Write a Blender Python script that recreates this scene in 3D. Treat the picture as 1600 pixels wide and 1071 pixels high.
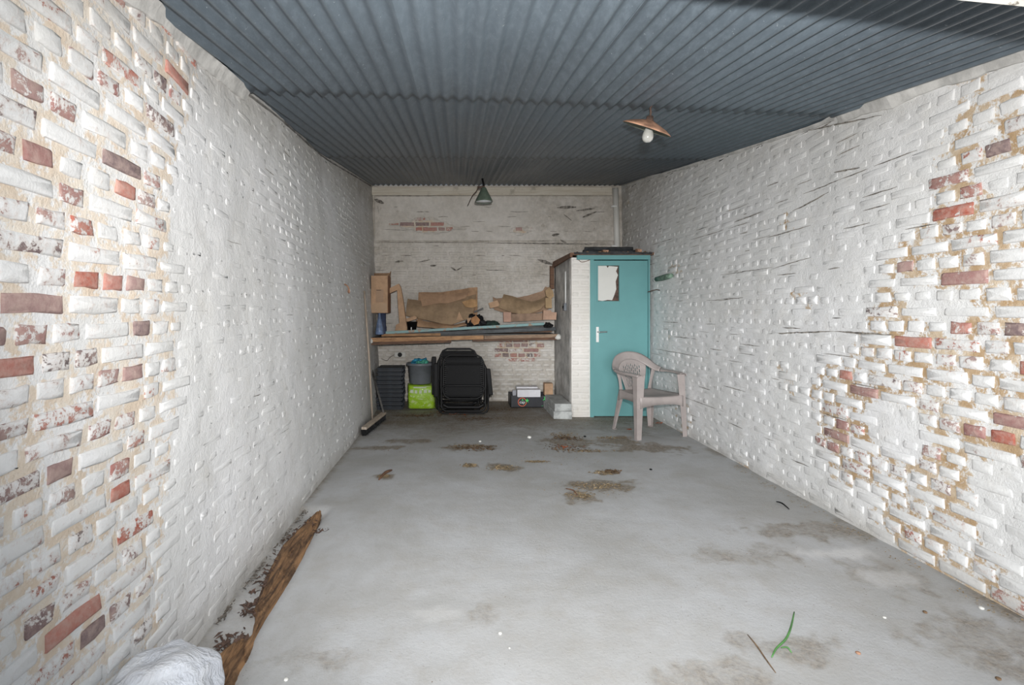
import bpy, bmesh, math, random
from mathutils import Vector, Matrix, noise
for o in list(bpy.data.objects): bpy.data.objects.remove(o)
S = bpy.context.scene; C = S.collection
R = math.radians
FX, U0, V0, EYE = 780.0, 716.0, 488.0, 1.35      # focal length and vanishing point measured in the 1600x1071 photo

# ---------------------------------------------------------------- camera, light, exposure
cam = bpy.data.cameras.new('camera'); camo = bpy.data.objects.new('camera', cam); C.objects.link(camo)
camo.location = (0, 0, EYE); camo.rotation_euler = (R(90), 0, 0)
cam.sensor_width = 36; cam.lens = 36*FX/1600
cam.shift_x = (800-U0)/1600; cam.shift_y = -(535.5-V0)/1600
cam.clip_start = .02; S.camera = camo
w = bpy.data.worlds.new('overcast'); S.world = w; w.use_nodes = True
w.node_tree.nodes['Background'].inputs[0].default_value = (.80, .90, 1.0, 1)
w.node_tree.nodes['Background'].inputs[1].default_value = .6
fl = bpy.data.lights.new('camera_flash', 'SPOT'); flo = bpy.data.objects.new('camera_flash', fl); C.objects.link(flo)
flo.location = (.08, .02, EYE+.205); flo.rotation_euler = (R(93), 0, R(-12))
fl.energy = 600; fl.spot_size = R(133); fl.spot_blend = 1.0; fl.shadow_soft_size = .022; fl.color = (1, .985, .96)
sk = bpy.data.lights.new('low_sky_through_door', 'SUN'); sko = bpy.data.objects.new('low_sky_through_door', sk); C.objects.link(sko)
sko.rotation_euler = (R(86), 0, R(-16)); sk.energy = 2.0; sk.angle = R(22); sk.color = (.95, .98, 1)
S.view_settings.view_transform = 'Standard'; S.view_settings.look = 'None'
S.view_settings.exposure = 0.06; S.view_settings.gamma = 1; S.view_settings.use_curve_mapping = False

# ---------------------------------------------------------------- helpers
def px(u, v, D): return Vector(((u-U0)*D/FX, D, EYE-(v-V0)*D/FX))
def lerp(a, b, t): return a+(b-a)*t
def interp(pts, x):
    if x <= pts[0][0]: return pts[0][1]
    for (a, va), (b, vb) in zip(pts, pts[1:]):
        if x <= b: return lerp(va, vb, (x-a)/(b-a))
    return pts[-1][1]
def sst(a, b, x):
    t = max(0, min(1, (x-a)/(b-a))); return t*t*(3-2*t)
def nz(x, y, z=0.0): return noise.noise(Vector((x, y, z)))

def obj(name, bm, m, parent=None, smooth=False, origin=None, world=True):
    """one mesh object; verts are given in the space of the parent (or world)"""
    me = bpy.data.meshes.new(name)
    if origin is None and len(bm.verts):
        xs = [v.co.x for v in bm.verts]; ys = [v.co.y for v in bm.verts]; zs = [v.co.z for v in bm.verts]
        origin = Vector(((min(xs)+max(xs))/2, (min(ys)+max(ys))/2, min(zs)))
    origin = Vector(origin or (0, 0, 0))
    bmesh.ops.translate(bm, verts=bm.verts, vec=-origin)
    bm.to_mesh(me); bm.free()
    if smooth is True:
        for p in me.polygons: p.use_smooth = True
    if isinstance(m, (list, tuple)):
        for k in m: me.materials.append(k)
    else: me.materials.append(m)
    o = bpy.data.objects.new(name, me); C.objects.link(o); o.location = origin
    if parent: o.parent = parent
    return o
def tag(o, label=None, cat=None, group=None, kind=None):
    if label: o['label'] = label
    if cat: o['category'] = cat
    if group: o['group'] = group
    if kind: o['kind'] = kind
    return o
def empty(name, loc, label, cat, rotz=0, group=None):
    o = bpy.data.objects.new(name, None); C.objects.link(o); o.location = loc; o.rotation_euler = (0, 0, rotz)
    o.empty_display_size = .1
    return tag(o, label, cat, group)
def mod_solid(o, t, off=0):
    m = o.modifiers.new('s', 'SOLIDIFY'); m.thickness = t; m.offset = off; return o
def mod_bevel(o, wd, seg=2):
    m = o.modifiers.new('b', 'BEVEL'); m.width = wd; m.segments = seg; m.limit_method = 'ANGLE'; return o
def mod_sub(o, n=1):
    m = o.modifiers.new('u', 'SUBSURF'); m.levels = n; m.render_levels = n; return o

def box(bm, x0, x1, y0, y1, z0, z1, M=None, jit=0, mi=0):
    vs = []
    for z in (z0, z1):
        for (x, y) in ((x0, y0), (x1, y0), (x1, y1), (x0, y1)):
            p = Vector((x+random.uniform(-jit, jit), y+random.uniform(-jit, jit), z+random.uniform(-jit, jit)))
            vs.append(bm.verts.new(M @ p if M else p))
    for f in ((0, 3, 2, 1), (4, 5, 6, 7), (0, 1, 5, 4), (1, 2, 6, 5), (2, 3, 7, 6), (3, 0, 4, 7)):
        fc = bm.faces.new([vs[i] for i in f]); fc.material_index = mi
    return bm
def B(*a, **k): return box(bmesh.new(), *a, **k)
def obox(bm, p, q, wd, ht, up=(0, 0, 1)):
    """box running from p to q, wd across, ht along up"""
    p = Vector(p); q = Vector(q); d = (q-p); L = d.length; d.normalize()
    s = d.cross(Vector(up)).normalized(); u = s.cross(d)
    M = Matrix((( s.x, d.x, u.x, p.x), (s.y, d.y, u.y, p.y), (s.z, d.z, u.z, p.z), (0, 0, 0, 1)))
    return box(bm, -wd/2, wd/2, 0, L, -ht/2, ht/2, M)
def tube(bm, pts, r, n=10, close=False, cap=True):
    pts = [Vector(p) for p in pts]; rs = r if isinstance(r, (list, tuple)) else [r]*len(pts)
    N = len(pts); rings = []; prev = None
    for i, p in enumerate(pts):
        a = pts[(i-1) % N] if (i > 0 or close) else p; b = pts[(i+1) % N] if (i < N-1 or close) else p
        t = (b-a).normalized()
        if prev is None:
            ref = Vector((0, 0, 1)) if abs(t.z) < .9 else Vector((1, 0, 0)); s = t.cross(ref).normalized()
        else: s = (prev-t*prev.dot(t)).normalized()
        prev = s; u = t.cross(s)
        rings.append([bm.verts.new(p+(s*math.cos(k*2*math.pi/n)+u*math.sin(k*2*math.pi/n))*rs[i]) for k in range(n)])
    for i in range(N if close else N-1):
        A, Bq = rings[i], rings[(i+1) % N]
        for k in range(n): bm.faces.new((A[k], A[(k+1) % n], Bq[(k+1) % n], Bq[k]))
    if cap and not close:
        bm.faces.new(list(reversed(rings[0]))); bm.faces.new(rings[-1])
    return bm
def T(*a, **k): return tube(bmesh.new(), *a, **k)
def lathe(bm, prof, n=24, M=None):
    rings = []
    for r, z in prof:
        if r < 1e-5: v = bm.verts.new(M @ Vector((0, 0, z)) if M else Vector((0, 0, z))); rings.append([v])
        else:
            ring = []
            for k in range(n):
                a = 2*math.pi*k/n; p = Vector((r*math.cos(a), r*math.sin(a), z)); ring.append(bm.verts.new(M @ p if M else p))
            rings.append(ring)
    for A, Bq in zip(rings, rings[1:]):
        for k in range(n):
            k2 = (k+1) % n
            if len(A) == 1 and len(Bq) > 1: bm.faces.new((A[0], Bq[k2], Bq[k]))
            elif len(Bq) == 1 and len(A) > 1: bm.faces.new((A[k], A[k2], Bq[0]))
            elif len(A) > 1: bm.faces.new((A[k], A[k2], Bq[k2], Bq[k]))
    return bm
def smooth_pts(pts, n=4):
    pts = [Vector(p) for p in pts]; out = []
    for i in range(len(pts)-1):
        p0 = pts[max(i-1, 0)]; p1 = pts[i]; p2 = pts[i+1]; p3 = pts[min(i+2, len(pts)-1)]
        for k in range(n):
            t = k/n
            out.append(.5*((2*p1)+(-p0+p2)*t+(2*p0-5*p1+4*p2-p3)*t*t+(-p0+3*p1-3*p2+p3)*t**3))
    out.append(pts[-1]); return out
def resample(pts, n):
    pts = [Vector(p) for p in pts]; L = [0]
    for a, b in zip(pts, pts[1:]): L.append(L[-1]+(b-a).length)
    out = []
    for i in range(n):
        s = L[-1]*i/(n-1); k = 0
        while k < len(L)-2 and L[k+1] < s: k += 1
        t = (s-L[k])/max(1e-9, L[k+1]-L[k]); out.append(pts[k].lerp(pts[k+1], max(0, min(1, t))))
    return out
def patch(top, bot, nx=24, ny=8, amp=.006, fr=9, seed=0, bulge=0):
    """crumpled sheet between two 3-D polylines"""
    bm = bmesh.new(); Tn = resample(top, nx); Bt = resample(bot, nx); g = []
    for j in range(ny):
        t = j/(ny-1); row = []
        for i in range(nx):
            p = Tn[i].lerp(Bt[i], t)
            n_ = nz(p.x*fr+seed, p.z*fr, seed*1.7)+.5*nz(p.x*fr*2.3, p.z*fr*2.3+seed, 3)
            p = p+Vector((0, -n_*amp-bulge*math.sin(math.pi*t), nz(p.x*fr, seed, 9)*amp*.6))
            row.append(bm.verts.new(p))
        g.append(row)
    for j in range(ny-1):
        for i in range(nx-1): bm.faces.new((g[j][i], g[j+1][i], g[j+1][i+1], g[j][i+1]))
    return bm

# ---------------------------------------------------------------- materials
class NT:
    def __init__(s, name):
        s.m = bpy.data.materials.new(name); s.m.use_nodes = True; s.t = s.m.node_tree; s.b = s.t.nodes['Principled BSDF']
    def n(s, k, **kw):
        q = s.t.nodes.new(k)
        for a, b in kw.items(): setattr(q, a, b)
        return q
    def l(s, a, b): s.t.links.new(a, b)
    def val(s, x, sock):
        if hasattr(x, 'links') or hasattr(x, 'is_output'): s.l(x, sock)
        else: sock.default_value = x
    def pos(s):
        return s.n('ShaderNodeNewGeometry').outputs['Position']
    def obj(s): return s.n('ShaderNodeTexCoord').outputs['Object']
    def noise(s, scale, detail=4, rough=.6, vec=None, dist=0):
        q = s.n('ShaderNodeTexNoise'); q.inputs['Scale'].default_value = scale; q.inputs['Detail'].default_value = detail
        q.inputs['Roughness'].default_value = rough; q.inputs['Distortion'].default_value = dist
        s.l(vec if vec is not None else s.pos(), q.inputs['Vector']); return q.outputs['Fac']
    def scaled(s, v, sc):
        q = s.n('ShaderNodeVectorMath', operation='MULTIPLY'); s.l(v, q.inputs[0]); q.inputs[1].default_value = sc; return q.outputs[0]
    def math(s, op, a, b=0, c=None, clamp=False):
        q = s.n('ShaderNodeMath', operation=op, use_clamp=clamp); s.val(a, q.inputs[0]); s.val(b, q.inputs[1])
        if c is not None: s.val(c, q.inputs[2])
        return q.outputs[0]
    def step(s, x, a, b, lo=0, hi=1):
        q = s.n('ShaderNodeMapRange', interpolation_type='SMOOTHSTEP'); s.val(x, q.inputs[0])
        q.inputs[1].default_value = a; q.inputs[2].default_value = b; q.inputs[3].default_value = lo; q.inputs[4].default_value = hi
        return q.outputs[0]
    def mix(s, f, a, b, mode='MIX'):
        q = s.n('ShaderNodeMix', data_type='RGBA', blend_type=mode); s.val(f, q.inputs[0])
        for x, k in ((a, 6), (b, 7)):
            if isinstance(x, tuple): q.inputs[k].default_value = (*x, 1)
            else: s.l(x, q.inputs[k])
        return q.outputs[2]
    def ramp(s, f, stops, const=False):
        q = s.n('ShaderNodeValToRGB'); s.l(f, q.inputs[0]); e = q.color_ramp.elements
        if const: q.color_ramp.interpolation = 'CONSTANT'
        while len(e) < len(stops): e.new(.5)
        for k, (p, c) in zip(e, stops): k.position = p; k.color = (*c, 1)
        return q.outputs[0]
    def attr(s, name): return s.n('ShaderNodeAttribute', attribute_name=name).outputs['Fac']
    def bump(s, h, st, dist=.01):
        q = s.n('ShaderNodeBump'); q.inputs['Strength'].default_value = st; q.inputs['Distance'].default_value = dist
        s.l(h, q.inputs['Height']); s.l(q.outputs[0], s.b.inputs['Normal'])
    def out(s, col, rough=.6, metal=0.0, spec=None):
        if isinstance(col, tuple): s.b.inputs['Base Color'].default_value = (*col, 1)
        else: s.l(col, s.b.inputs['Base Color'])
        s.val(rough, s.b.inputs['Roughness']); s.val(metal, s.b.inputs['Metallic'])
        if spec is not None: s.b.inputs['Specular IOR Level'].default_value = spec
        return s.m
def simple(name, col, rough=.6, metal=0, var=.15, scale=6, bump=0, spec=None):
    t = NT(name); v = t.noise(scale, 5, .65, t.obj())
    dark = tuple(c*(1-var*1.6) for c in col); lite = tuple(min(1, c*(1+var)) for c in col)
    c = t.mix(t.step(v, .35, .65), dark, lite)
    if bump: t.bump(t.noise(scale*6, 5, .6, t.obj()), bump, .004)
    return t.out(c, rough, metal, spec)

def paint_col(t, warm=False):
    """old whitewash: off white, uneven, with faint grey and yellow grime"""
    p = t.pos()
    a = t.noise(1.1, 5, .6, p); b = t.noise(7, 6, .7, p)
    c = t.mix(t.step(a, .35, .7), (.72, .72, .715), (.81, .81, .82))
    c = t.mix(t.step(b, .45, .85, 0, .35), c, (.60, .56, .49))
    if warm: c = t.mix(1.0, c, (1.0, .955, .90), 'MULTIPLY')
    dirt = t.attr('dirt')
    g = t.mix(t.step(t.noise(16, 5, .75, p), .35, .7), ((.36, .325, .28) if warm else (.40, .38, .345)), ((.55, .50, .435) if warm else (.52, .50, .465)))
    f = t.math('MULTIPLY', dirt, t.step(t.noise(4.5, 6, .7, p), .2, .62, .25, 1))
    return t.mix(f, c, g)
def brick_mat(warm=False):
    t = NT('whitewashed_brick'); p = t.pos()
    tint = t.attr('tint'); peel = t.attr('peel')
    und = t.ramp(tint, [(0, (.38, .095, .06)), (.25, (.47, .20, .16)), (.45, (.33, .16, .15)), (.62, (.42, .27, .25)), (.8, (.25, .17, .17)), (1, (.10, .09, .10))])
    und = t.mix(t.step(t.noise(30, 4, .7, p), .3, .7, 0, .55), und, (.52, .40, .35))
    n = t.math('ADD', t.math('MULTIPLY', t.noise(19, 7, .74, p, .4), .7), t.math('MULTIPLY', t.noise(52, 5, .75, p), .3))
    f = t.step(t.math('ADD', n, peel), .93, .965)
    edge = t.step(t.math('ADD', n, peel), .85, .93, 0, .4)
    c = t.mix(edge, paint_col(t, warm), (.60, .50, .45))
    c = t.mix(f, c, und)
    t.bump(t.math('ADD', t.math('MULTIPLY', n, .8), t.math('MULTIPLY', f, -.12)), .55, .014)
    return t.out(c, t.math('ADD', t.math('MULTIPLY', f, .25), .6), 0, .22)
def mortar_mat(warm=False):
    t = NT('lime_mortar_under_whitewash'); p = t.pos(); peel = t.attr('peel'); hue = t.attr('tint')
    n = t.math('ADD', t.math('MULTIPLY', t.noise(11, 6, .68, p, .3), .7), t.math('MULTIPLY', t.noise(50, 4, .7, p), .3))
    f = t.step(t.math('ADD', n, peel), .95, 1.03)
    m = t.mix(hue, t.mix(t.step(t.noise(9, 4, .6, p), .35, .7), (.66, .55, .44), (.74, .68, .60)),
              t.mix(t.step(t.noise(9, 4, .6, p), .35, .7), (.40, .26, .13), (.58, .47, .34)))
    c = t.mix(f, paint_col(t, warm), m)
    t.bump(t.math('ADD', n, t.math('MULTIPLY', t.noise(120, 3, .6, p), .25)), .6, .016)
    return t.out(c, .75, 0, .25)
M_brick = brick_mat(); M_mortar = mortar_mat(); M_brick_w = brick_mat(True); M_mortar_w = mortar_mat(True)

def concrete_mat():
    t = NT('worn_concrete_floor'); p = t.pos()
    a = t.noise(1.0, 7, .66, p, .3); b = t.noise(5, 8, .72, p); c_ = t.noise(60, 5, .7, p)
    c = t.mix(t.step(a, .35, .66), (.415, .415, .41), (.515, .525, .54))
    c = t.mix(t.step(b, .42, .75, 0, .45), c, (.38, .355, .32))
    c = t.mix(t.step(c_, .55, .8, 0, .35), c, (.25, .24, .22))
    c = t.mix(t.step(t.noise(110, 2, .5, p), .70, .74, 0, .7), c, (.20, .18, .16))
    d = t.attr('dirt'); f = t.step(t.math('ADD', d, t.math('MULTIPLY', t.noise(7, 8, .8, p, .6), .9)), .56, 1.15)
    c = t.mix(f, c, t.mix(t.step(t.noise(45, 4, .7, p), .35, .65), (.16, .135, .105), (.33, .28, .22)))
    l = t.attr('pale'); c = t.mix(t.math('MULTIPLY', l, .85), c, (.66, .66, .66))
    t.bump(t.math('ADD', t.math('MULTIPLY', b, .7), t.math('MULTIPLY', c_, .3)), .45, .012)
    return t.out(c, .72, 0, .3)
M_conc = concrete_mat()
def galv_mat():
    t = NT('galvanised_corrugated_steel'); p = t.pos()
    q = t.scaled(p, (1, .35, 1)); a = t.noise(2.2, 5, .6, q); sp = t.noise(34, 5, .75, q)
    c = t.mix(t.step(a, .3, .7), (.098, .122, .145), (.128, .160, .190))
    c = t.mix(t.step(sp, .4, .68, 0, .45), c, (.185, .225, .262))
    c = t.mix(t.step(t.noise(70, 3, .6, p), .68, .74, 0, .55), c, (.52, .56, .58))
    c = t.mix(t.step(t.noise(5, 5, .7, p), .62, .75, 0, .5), c, (.12, .13, .12))
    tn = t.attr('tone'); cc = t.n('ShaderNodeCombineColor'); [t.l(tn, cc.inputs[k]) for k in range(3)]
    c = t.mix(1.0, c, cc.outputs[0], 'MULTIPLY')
    t.bump(sp, .15, .004)
    return t.out(c, t.step(a, .3, .7, .36, .46), .12, .35)
M_galv = galv_mat()
def wood_mat(name, c1, c2, axis='x', rough=.7):
    t = NT(name); sc = {'x': (1.5, 22, 22), 'y': (22, 1.5, 22), 'z': (22, 22, 1.5)}[axis]
    q = t.scaled(t.obj(), sc); n = t.noise(1.6, 7, .7, q, .6)
    c = t.mix(t.step(n, .3, .7), c1, c2); c = t.mix(t.step(t.noise(5, 5, .7, t.obj()), .55, .7, 0, .5), c, tuple(k*.45 for k in c1))
    t.bump(n, .5, .006); return t.out(c, rough)
M_orange = wood_mat('weathered_orange_timber', (.30, .15, .07), (.56, .33, .17))
M_brownw = wood_mat('dark_brown_timber', (.08, .045, .03), (.22, .11, .06))
M_darkw = wood_mat('dark_grey_timber', (.06, .06, .06), (.16, .15, .14))
M_creamw = wood_mat('cream_painted_timber', (.50, .44, .35), (.64, .60, .52))
M_handle = wood_mat('pale_broom_stick', (.42, .33, .25), (.58, .50, .42), 'z')
M_rot = wood_mat('rotten_wood', (.045, .024, .015), (.33, .185, .09), 'y', .95)
def chipped(name, base, under, thr=.66, scale=12, rough=.5):
    t = NT(name); n = t.noise(scale, 6, .7, t.obj()); v = t.noise(2, 4, .6, t.obj())
    c = t.mix(t.step(v, .3, .7), tuple(k*.9 for k in base), base)
    c = t.mix(t.step(n, thr, thr+.03), c, under); t.bump(n, .15, .004); return t.out(c, rough)
M_teal = chipped('teal_gloss_paint', (.125, .32, .325), (.30, .33, .30), .74)
M_tealw = chipped('chipped_pale_teal_board', (.24, .40, .40), (.33, .24, .17), .54, 9)
M_white = chipped('flaking_white_paint', (.68, .67, .63), (.30, .25, .19), .66, 14)
M_card = simple('brown_cardboard', (.42, .26, .155), .85, 0, .16, 7, .15)
M_card2 = simple('pale_cardboard', (.50, .32, .20), .85, 0, .10, 9, .1)
M_cardd = simple('shaded_old_cardboard', (.25, .16, .09), .9, 0, .2, 9, .2)
M_black = simple('black_plastic', (.009, .009, .010), .6, 0, .2, 12, 0, .25)
M_tray = simple('dark_slate_plastic', (.024, .031, .042), .6, 0, .2, 9)
M_fab = simple('black_mesh_fabric', (.008, .008, .009), .85, 0, .2, 60, .2)
M_tubeb = simple('black_painted_steel_tube', (.009, .009, .010), .5, 0, .1, 30, 0, .3)
M_bucket = simple('grey_plastic_bucket', (.17, .185, .205), .5, 0, .08, 8)
M_chair = simple('taupe_garden_chair_plastic', (.36, .315, .30), .45, 0, .07, 5)
M_chrome = simple('brushed_metal', (.55, .55, .55), .3, .9, .05, 20)
M_wplast = simple('white_plastic', (.78, .78, .76), .4, 0, .04, 20)
M_rust = simple('rusty_enamel', (.43, .24, .155), .7, 0, .25, 14, .2)
M_rustd = simple('dark_rust', (.10, .06, .045), .8, 0, .3, 22, .3)
M_green = simple('green_enamel', (.13, .17, .13), .4, 0, .15, 10)
M_dkgreen = simple('dark_green_cloth', (.018, .04, .03), .8, 0, .3, 12, .2)
M_felt = simple('roofing_felt', (.035, .037, .04), .75, 0, .3, 16, .3)
M_block = simple('weathered_concrete_block', (.42, .43, .42), .85, 0, .18, 9, .4)
M_blue = simple('blue_translucent_plastic', (.19, .26, .42), .3, 0, .3, 6)
M_cyan = simple('cyan_cloth', (.04, .36, .58), .7, 0, .3, 14)
M_aqua = simple('green_cloth', (.10, .48, .36), .7, 0, .3, 14)
M_paper = simple('white_carton', (.74, .73, .76), .6, 0, .04, 10)
M_leaf = simple('dry_leaf', (.20, .125, .07), .9, 0, .35, 25)
M_straw = simple('straw_chaff', (.36, .27, .16), .9, 0, .3, 25)
M_grass = simple('grass_green', (.09, .25, .07), .6, 0, .2, 9)
M_chip = simple('pale_plaster_chip', (.75, .74, .70), .8, 0, .08, 20)
M_orr = simple('orange_leaf', (.40, .11, .04), .8, 0, .3, 25)
M_cob = simple('dusty_grey_cobweb', (.16, .14, .12), .95, 0, .3, 30)
t = NT('lime_green_bag_film'); n = t.noise(6, 5, .7, t.scaled(t.obj(), (1, 1, 1.8)), 1.2)
c = t.mix(t.step(n, .36, .46), (.55, .66, .28), (.36, .60, .03)); c = t.mix(t.step(n, .60, .66), c, (.72, .77, .58))
t.bump(n, .8, .02); M_lime = t.out(c, .3)
t = NT('white_bag_film'); n = t.noise(7, 5, .65, t.obj(), 1.5); t.bump(n, 1, .03); M_bag = t.out(t.mix(t.step(n, .35, .7), (.70, .73, .80), (.84, .86, .90)), .35)
t = NT('bulb_glass'); M_bulb = t.out((.50, .50, .47), .12, 0, .6); t.b.inputs['Transmission Weight'].default_value = .25
def flat(name, col, rough=.5): t = NT(name); return t.out(col, rough)
M_pr_o = flat('orange_print', (.75, .13, .04)); M_pr_g = flat('green_print', (.04, .62, .12)); M_pr_w = flat('white_print', (.8, .85, .82))

# ---------------------------------------------------------------- structure: surfaces
def roofz(y): return EYE+.833+.143*y
YB = 7.57; YF = .92
Ltop = [(1.0, -.10), (1.73, -.03), (2.2, .04), (2.7, .085), (3.5, .115), (4.76, .21), (7.6, .20)]
Lbot = [(0, 0), (6.2, 0), (7.0, .05), (7.6, .10)]
def XL(y, z):
    t = max(0, min(1.1, z/2.7)); return -(1.09+lerp(interp(Lbot, y), interp(Ltop, y), t))+.012*nz(y*.9, z*1.1, 4)
Rtop = [(1.0, .02), (2.0, -.10), (2.9, -.05), (3.6, .03), (4.6, .04), (7.6, -.02)]
def XR(y, z):
    t = max(0, min(1.1, z/2.7)); return 2.5+interp(Rtop, y)*t+.012*nz(y*.9, z*1.1, 14)
rng = random.Random(5)

def add_attr(bm, names): return [bm.verts.layers.float.new(n) for n in names]
def brick_into(bm, layers, surf, a0, a1, z0, z1, h, peel, tint, dirt, r, n8=True):
    """one rounded, uneven brick; surf(a,z,o) -> point, o is the distance proud of the mortar"""
    lp, lt, ld = layers
    jx = lambda s: r.uniform(-s, s)
    tl = jx(.0022); tlz = jx(.0018)
    def ring(ins, o, j):
        am, zm = (a0+a1)/2, (z0+z1)/2; A0, A1, Z0, Z1 = a0+ins, a1-ins, z0+ins, z1-ins
        c = ins*.5 if ins > 0 else .002
        pts = [(A0+c, Z0), (am, Z0), (A1-c, Z0), (A1, Z0+c), (A1, Z1-c), (A1-c, Z1), (am, Z1), (A0+c, Z1), (A0, Z1-c), (A0, Z0+c)]
        out = []
        for (a, z) in pts:
            oo = o+(tl*(a-am)/(a1-a0)*2+tlz*(z-zm)/(z1-z0)*2 if o > 0 else 0)
            v = bm.verts.new(surf(a+jx(j), z+jx(j), oo+jx(j*.4))); out.append(v)
        return out
    sf = 1-sst(.12, .35, peel); R0 = ring(0, -.018, .0015); R1 = ring(lerp(.005, .012, sf), h*.62, lerp(.0038, .004, sf)); R2 = ring(lerp(.011, .018, sf), h, lerp(.0030, .0025, sf))
    for A, Bq in ((R0, R1), (R1, R2)):
        k = len(A)
        for i in range(k): bm.faces.new((A[i], A[(i+1) % k], Bq[(i+1) % k], Bq[i])).smooth = A is not R0
    cen = bm.verts.new(surf((a0+a1)/2, (z0+z1)/2, h+.001+jx(.001)))
    for i in range(len(R2)): bm.faces.new((R2[i], R2[(i+1) % len(R2)], cen)).smooth = True
    for v in R0+R1+R2+[cen]: v[lp] = peel; v[lt] = tint; v[ld] = dirt

def brick_wall(root, arange, zmaxf, surf, course, ln, joint, peelf, dirtf, relief, sizef, limit, seed, flip, zmin=0, skipf=None, mb=None, pmax=.39):
    mb = mb or M_brick
    r = random.Random(seed); bricks = []
    nrow = int(3.6/course)+1
    for j in range(nrow):
        z0 = zmin+j*course+joint*.5; z1 = z0+course-joint; a = arange[0]-r.uniform(0, ln)
        header = j % 2
        while a < arange[1]:
            L = ln/2-joint*.2 if (header and r.random() > .08) or (not header and r.random() < .14) else ln
            L *= r.uniform(.95, 1.05)
            b0, b1 = max(a, arange[0]), min(a+L, arange[1]); am = (b0+b1)/2
            dz = .006*nz(am*.8, j*.7, seed)
            if b1-b0 > .04 and z0+.03 < zmaxf(am) and not (skipf and skipf(am, (z0+z1)/2)):
                bricks.append((b0, b1, z0+dz+r.uniform(-.002, .002), min(z1+dz+r.uniform(-.002, .002), zmaxf(am)), r.random(), r.random(), r.random()))
            a += L+joint*r.uniform(.8, 1.2)
    bricks.sort(key=lambda b: -sizef((b[0]+b[1])/2, (b[2]+b[3])/2, b[1]-b[0]))
    rest = bmesh.new(); lr = add_attr(rest, ('peel', 'tint', 'dirt'))
    for k, (b0, b1, z0, z1, q1, q2, q3) in enumerate(bricks):
        am, zm = (b0+b1)/2, (z0+z1)/2; pz = peelf(am, zm)
        peel = lerp(.05, pmax, pz)+(q1-.5)*.20*(1 if pz > .15 else .7)+(.11 if (q1 > .88 and pz > .5) else 0)
        h = relief(am, zm, q2)
        if k < limit:
            bm = bmesh.new(); ly = add_attr(bm, ('peel', 'tint', 'dirt'))
        else: bm, ly = rest, lr
        brick_into(bm, ly, surf, b0, b1, z0, z1, h, peel, q3, dirtf(am, zm), r)
        if k < limit:
            if flip: bmesh.ops.reverse_faces(bm, faces=bm.faces)
            obj('brick', bm, mb, root, 'keep')
    if len(rest.verts):
        if flip: bmesh.ops.reverse_faces(rest, faces=rest.faces)
        tag(obj('brickwork', rest, mb, root, 'keep', origin=(0, 0, 0)), kind='stuff')
    else: rest.free()
MP = .50
def mortar(name, arange, zmaxf, surf, step, peelf, dirtf, hue, flip, seed, amp=.0035, zmin=-.05, fillf=lambda a, z, p: .0, mm=None):
    bm = bmesh.new(); lp, lt, ld = add_attr(bm, ('peel', 'tint', 'dirt'))
    na = int((arange[1]-arange[0])/step)+1; g = []; nzr = int(3.35/step)
    for i in range(na+1):
        a = lerp(arange[0], arange[1], i/na); zt = zmaxf(a)+.02; col = []
        for j in range(nzr+1):
            z = lerp(zmin, zt, j/nzr); pq = peelf(a, z); o = amp*(nz(a*14, z*14, seed)+.6*nz(a*33, z*33, seed+3))+fillf(a, z, pq)
            v = bm.verts.new(surf(a, z, o)); v[lp] = lerp(.02, MP, sst(.05, .6, pq)); v[lt] = hue(a, z); v[ld] = dirtf(a, z); col.append(v)
        g.append(col)
    for i in range(na):
        for j in range(nzr): bm.faces.new((g[i][j], g[i+1][j], g[i+1][j+1], g[i][j+1]))
    # back skin so that the wall is a solid leaf
    if flip: bmesh.ops.reverse_faces(bm, faces=bm.faces)
    o = obj(name, bm, mm or M_mortar, None, True, origin=(0, 0, 0)); tag(o, kind='structure')
    return o

# left wall
def lumps(a, z, s): return .007*nz(a*3.3, z*4.5, s)+.0045*nz(a*9, z*11, s+2)
surfL = lambda y, z, o: Vector((XL(y, z)+o+lumps(y, z, 70), y, z))
def peelL(y, z):
    e = 1.78+.22*nz(z*1.3, 2.1)+.25*sst(1.5, 2.3, z)
    p = 1-sst(e-.12, e+.25, y)
    p = max(p, .38*sst(.34, .46, nz(y*1.0, z*2.2, 7)))
    return p
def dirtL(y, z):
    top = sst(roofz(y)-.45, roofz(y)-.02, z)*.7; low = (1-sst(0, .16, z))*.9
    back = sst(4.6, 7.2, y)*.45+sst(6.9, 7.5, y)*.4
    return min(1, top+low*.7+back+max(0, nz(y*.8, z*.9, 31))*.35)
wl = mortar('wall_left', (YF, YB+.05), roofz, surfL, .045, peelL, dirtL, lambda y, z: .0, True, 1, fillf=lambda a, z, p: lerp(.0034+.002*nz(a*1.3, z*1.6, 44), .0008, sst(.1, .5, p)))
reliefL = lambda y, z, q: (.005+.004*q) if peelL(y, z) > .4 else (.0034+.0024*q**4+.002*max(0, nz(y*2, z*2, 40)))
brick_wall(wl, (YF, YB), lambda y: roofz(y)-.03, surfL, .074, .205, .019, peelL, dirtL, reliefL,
           lambda y, z, L: (L/y/y if (y > 1.15 and abs(EYE-z-.1)/y < .78) else 0), 300, 11, True)
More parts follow.
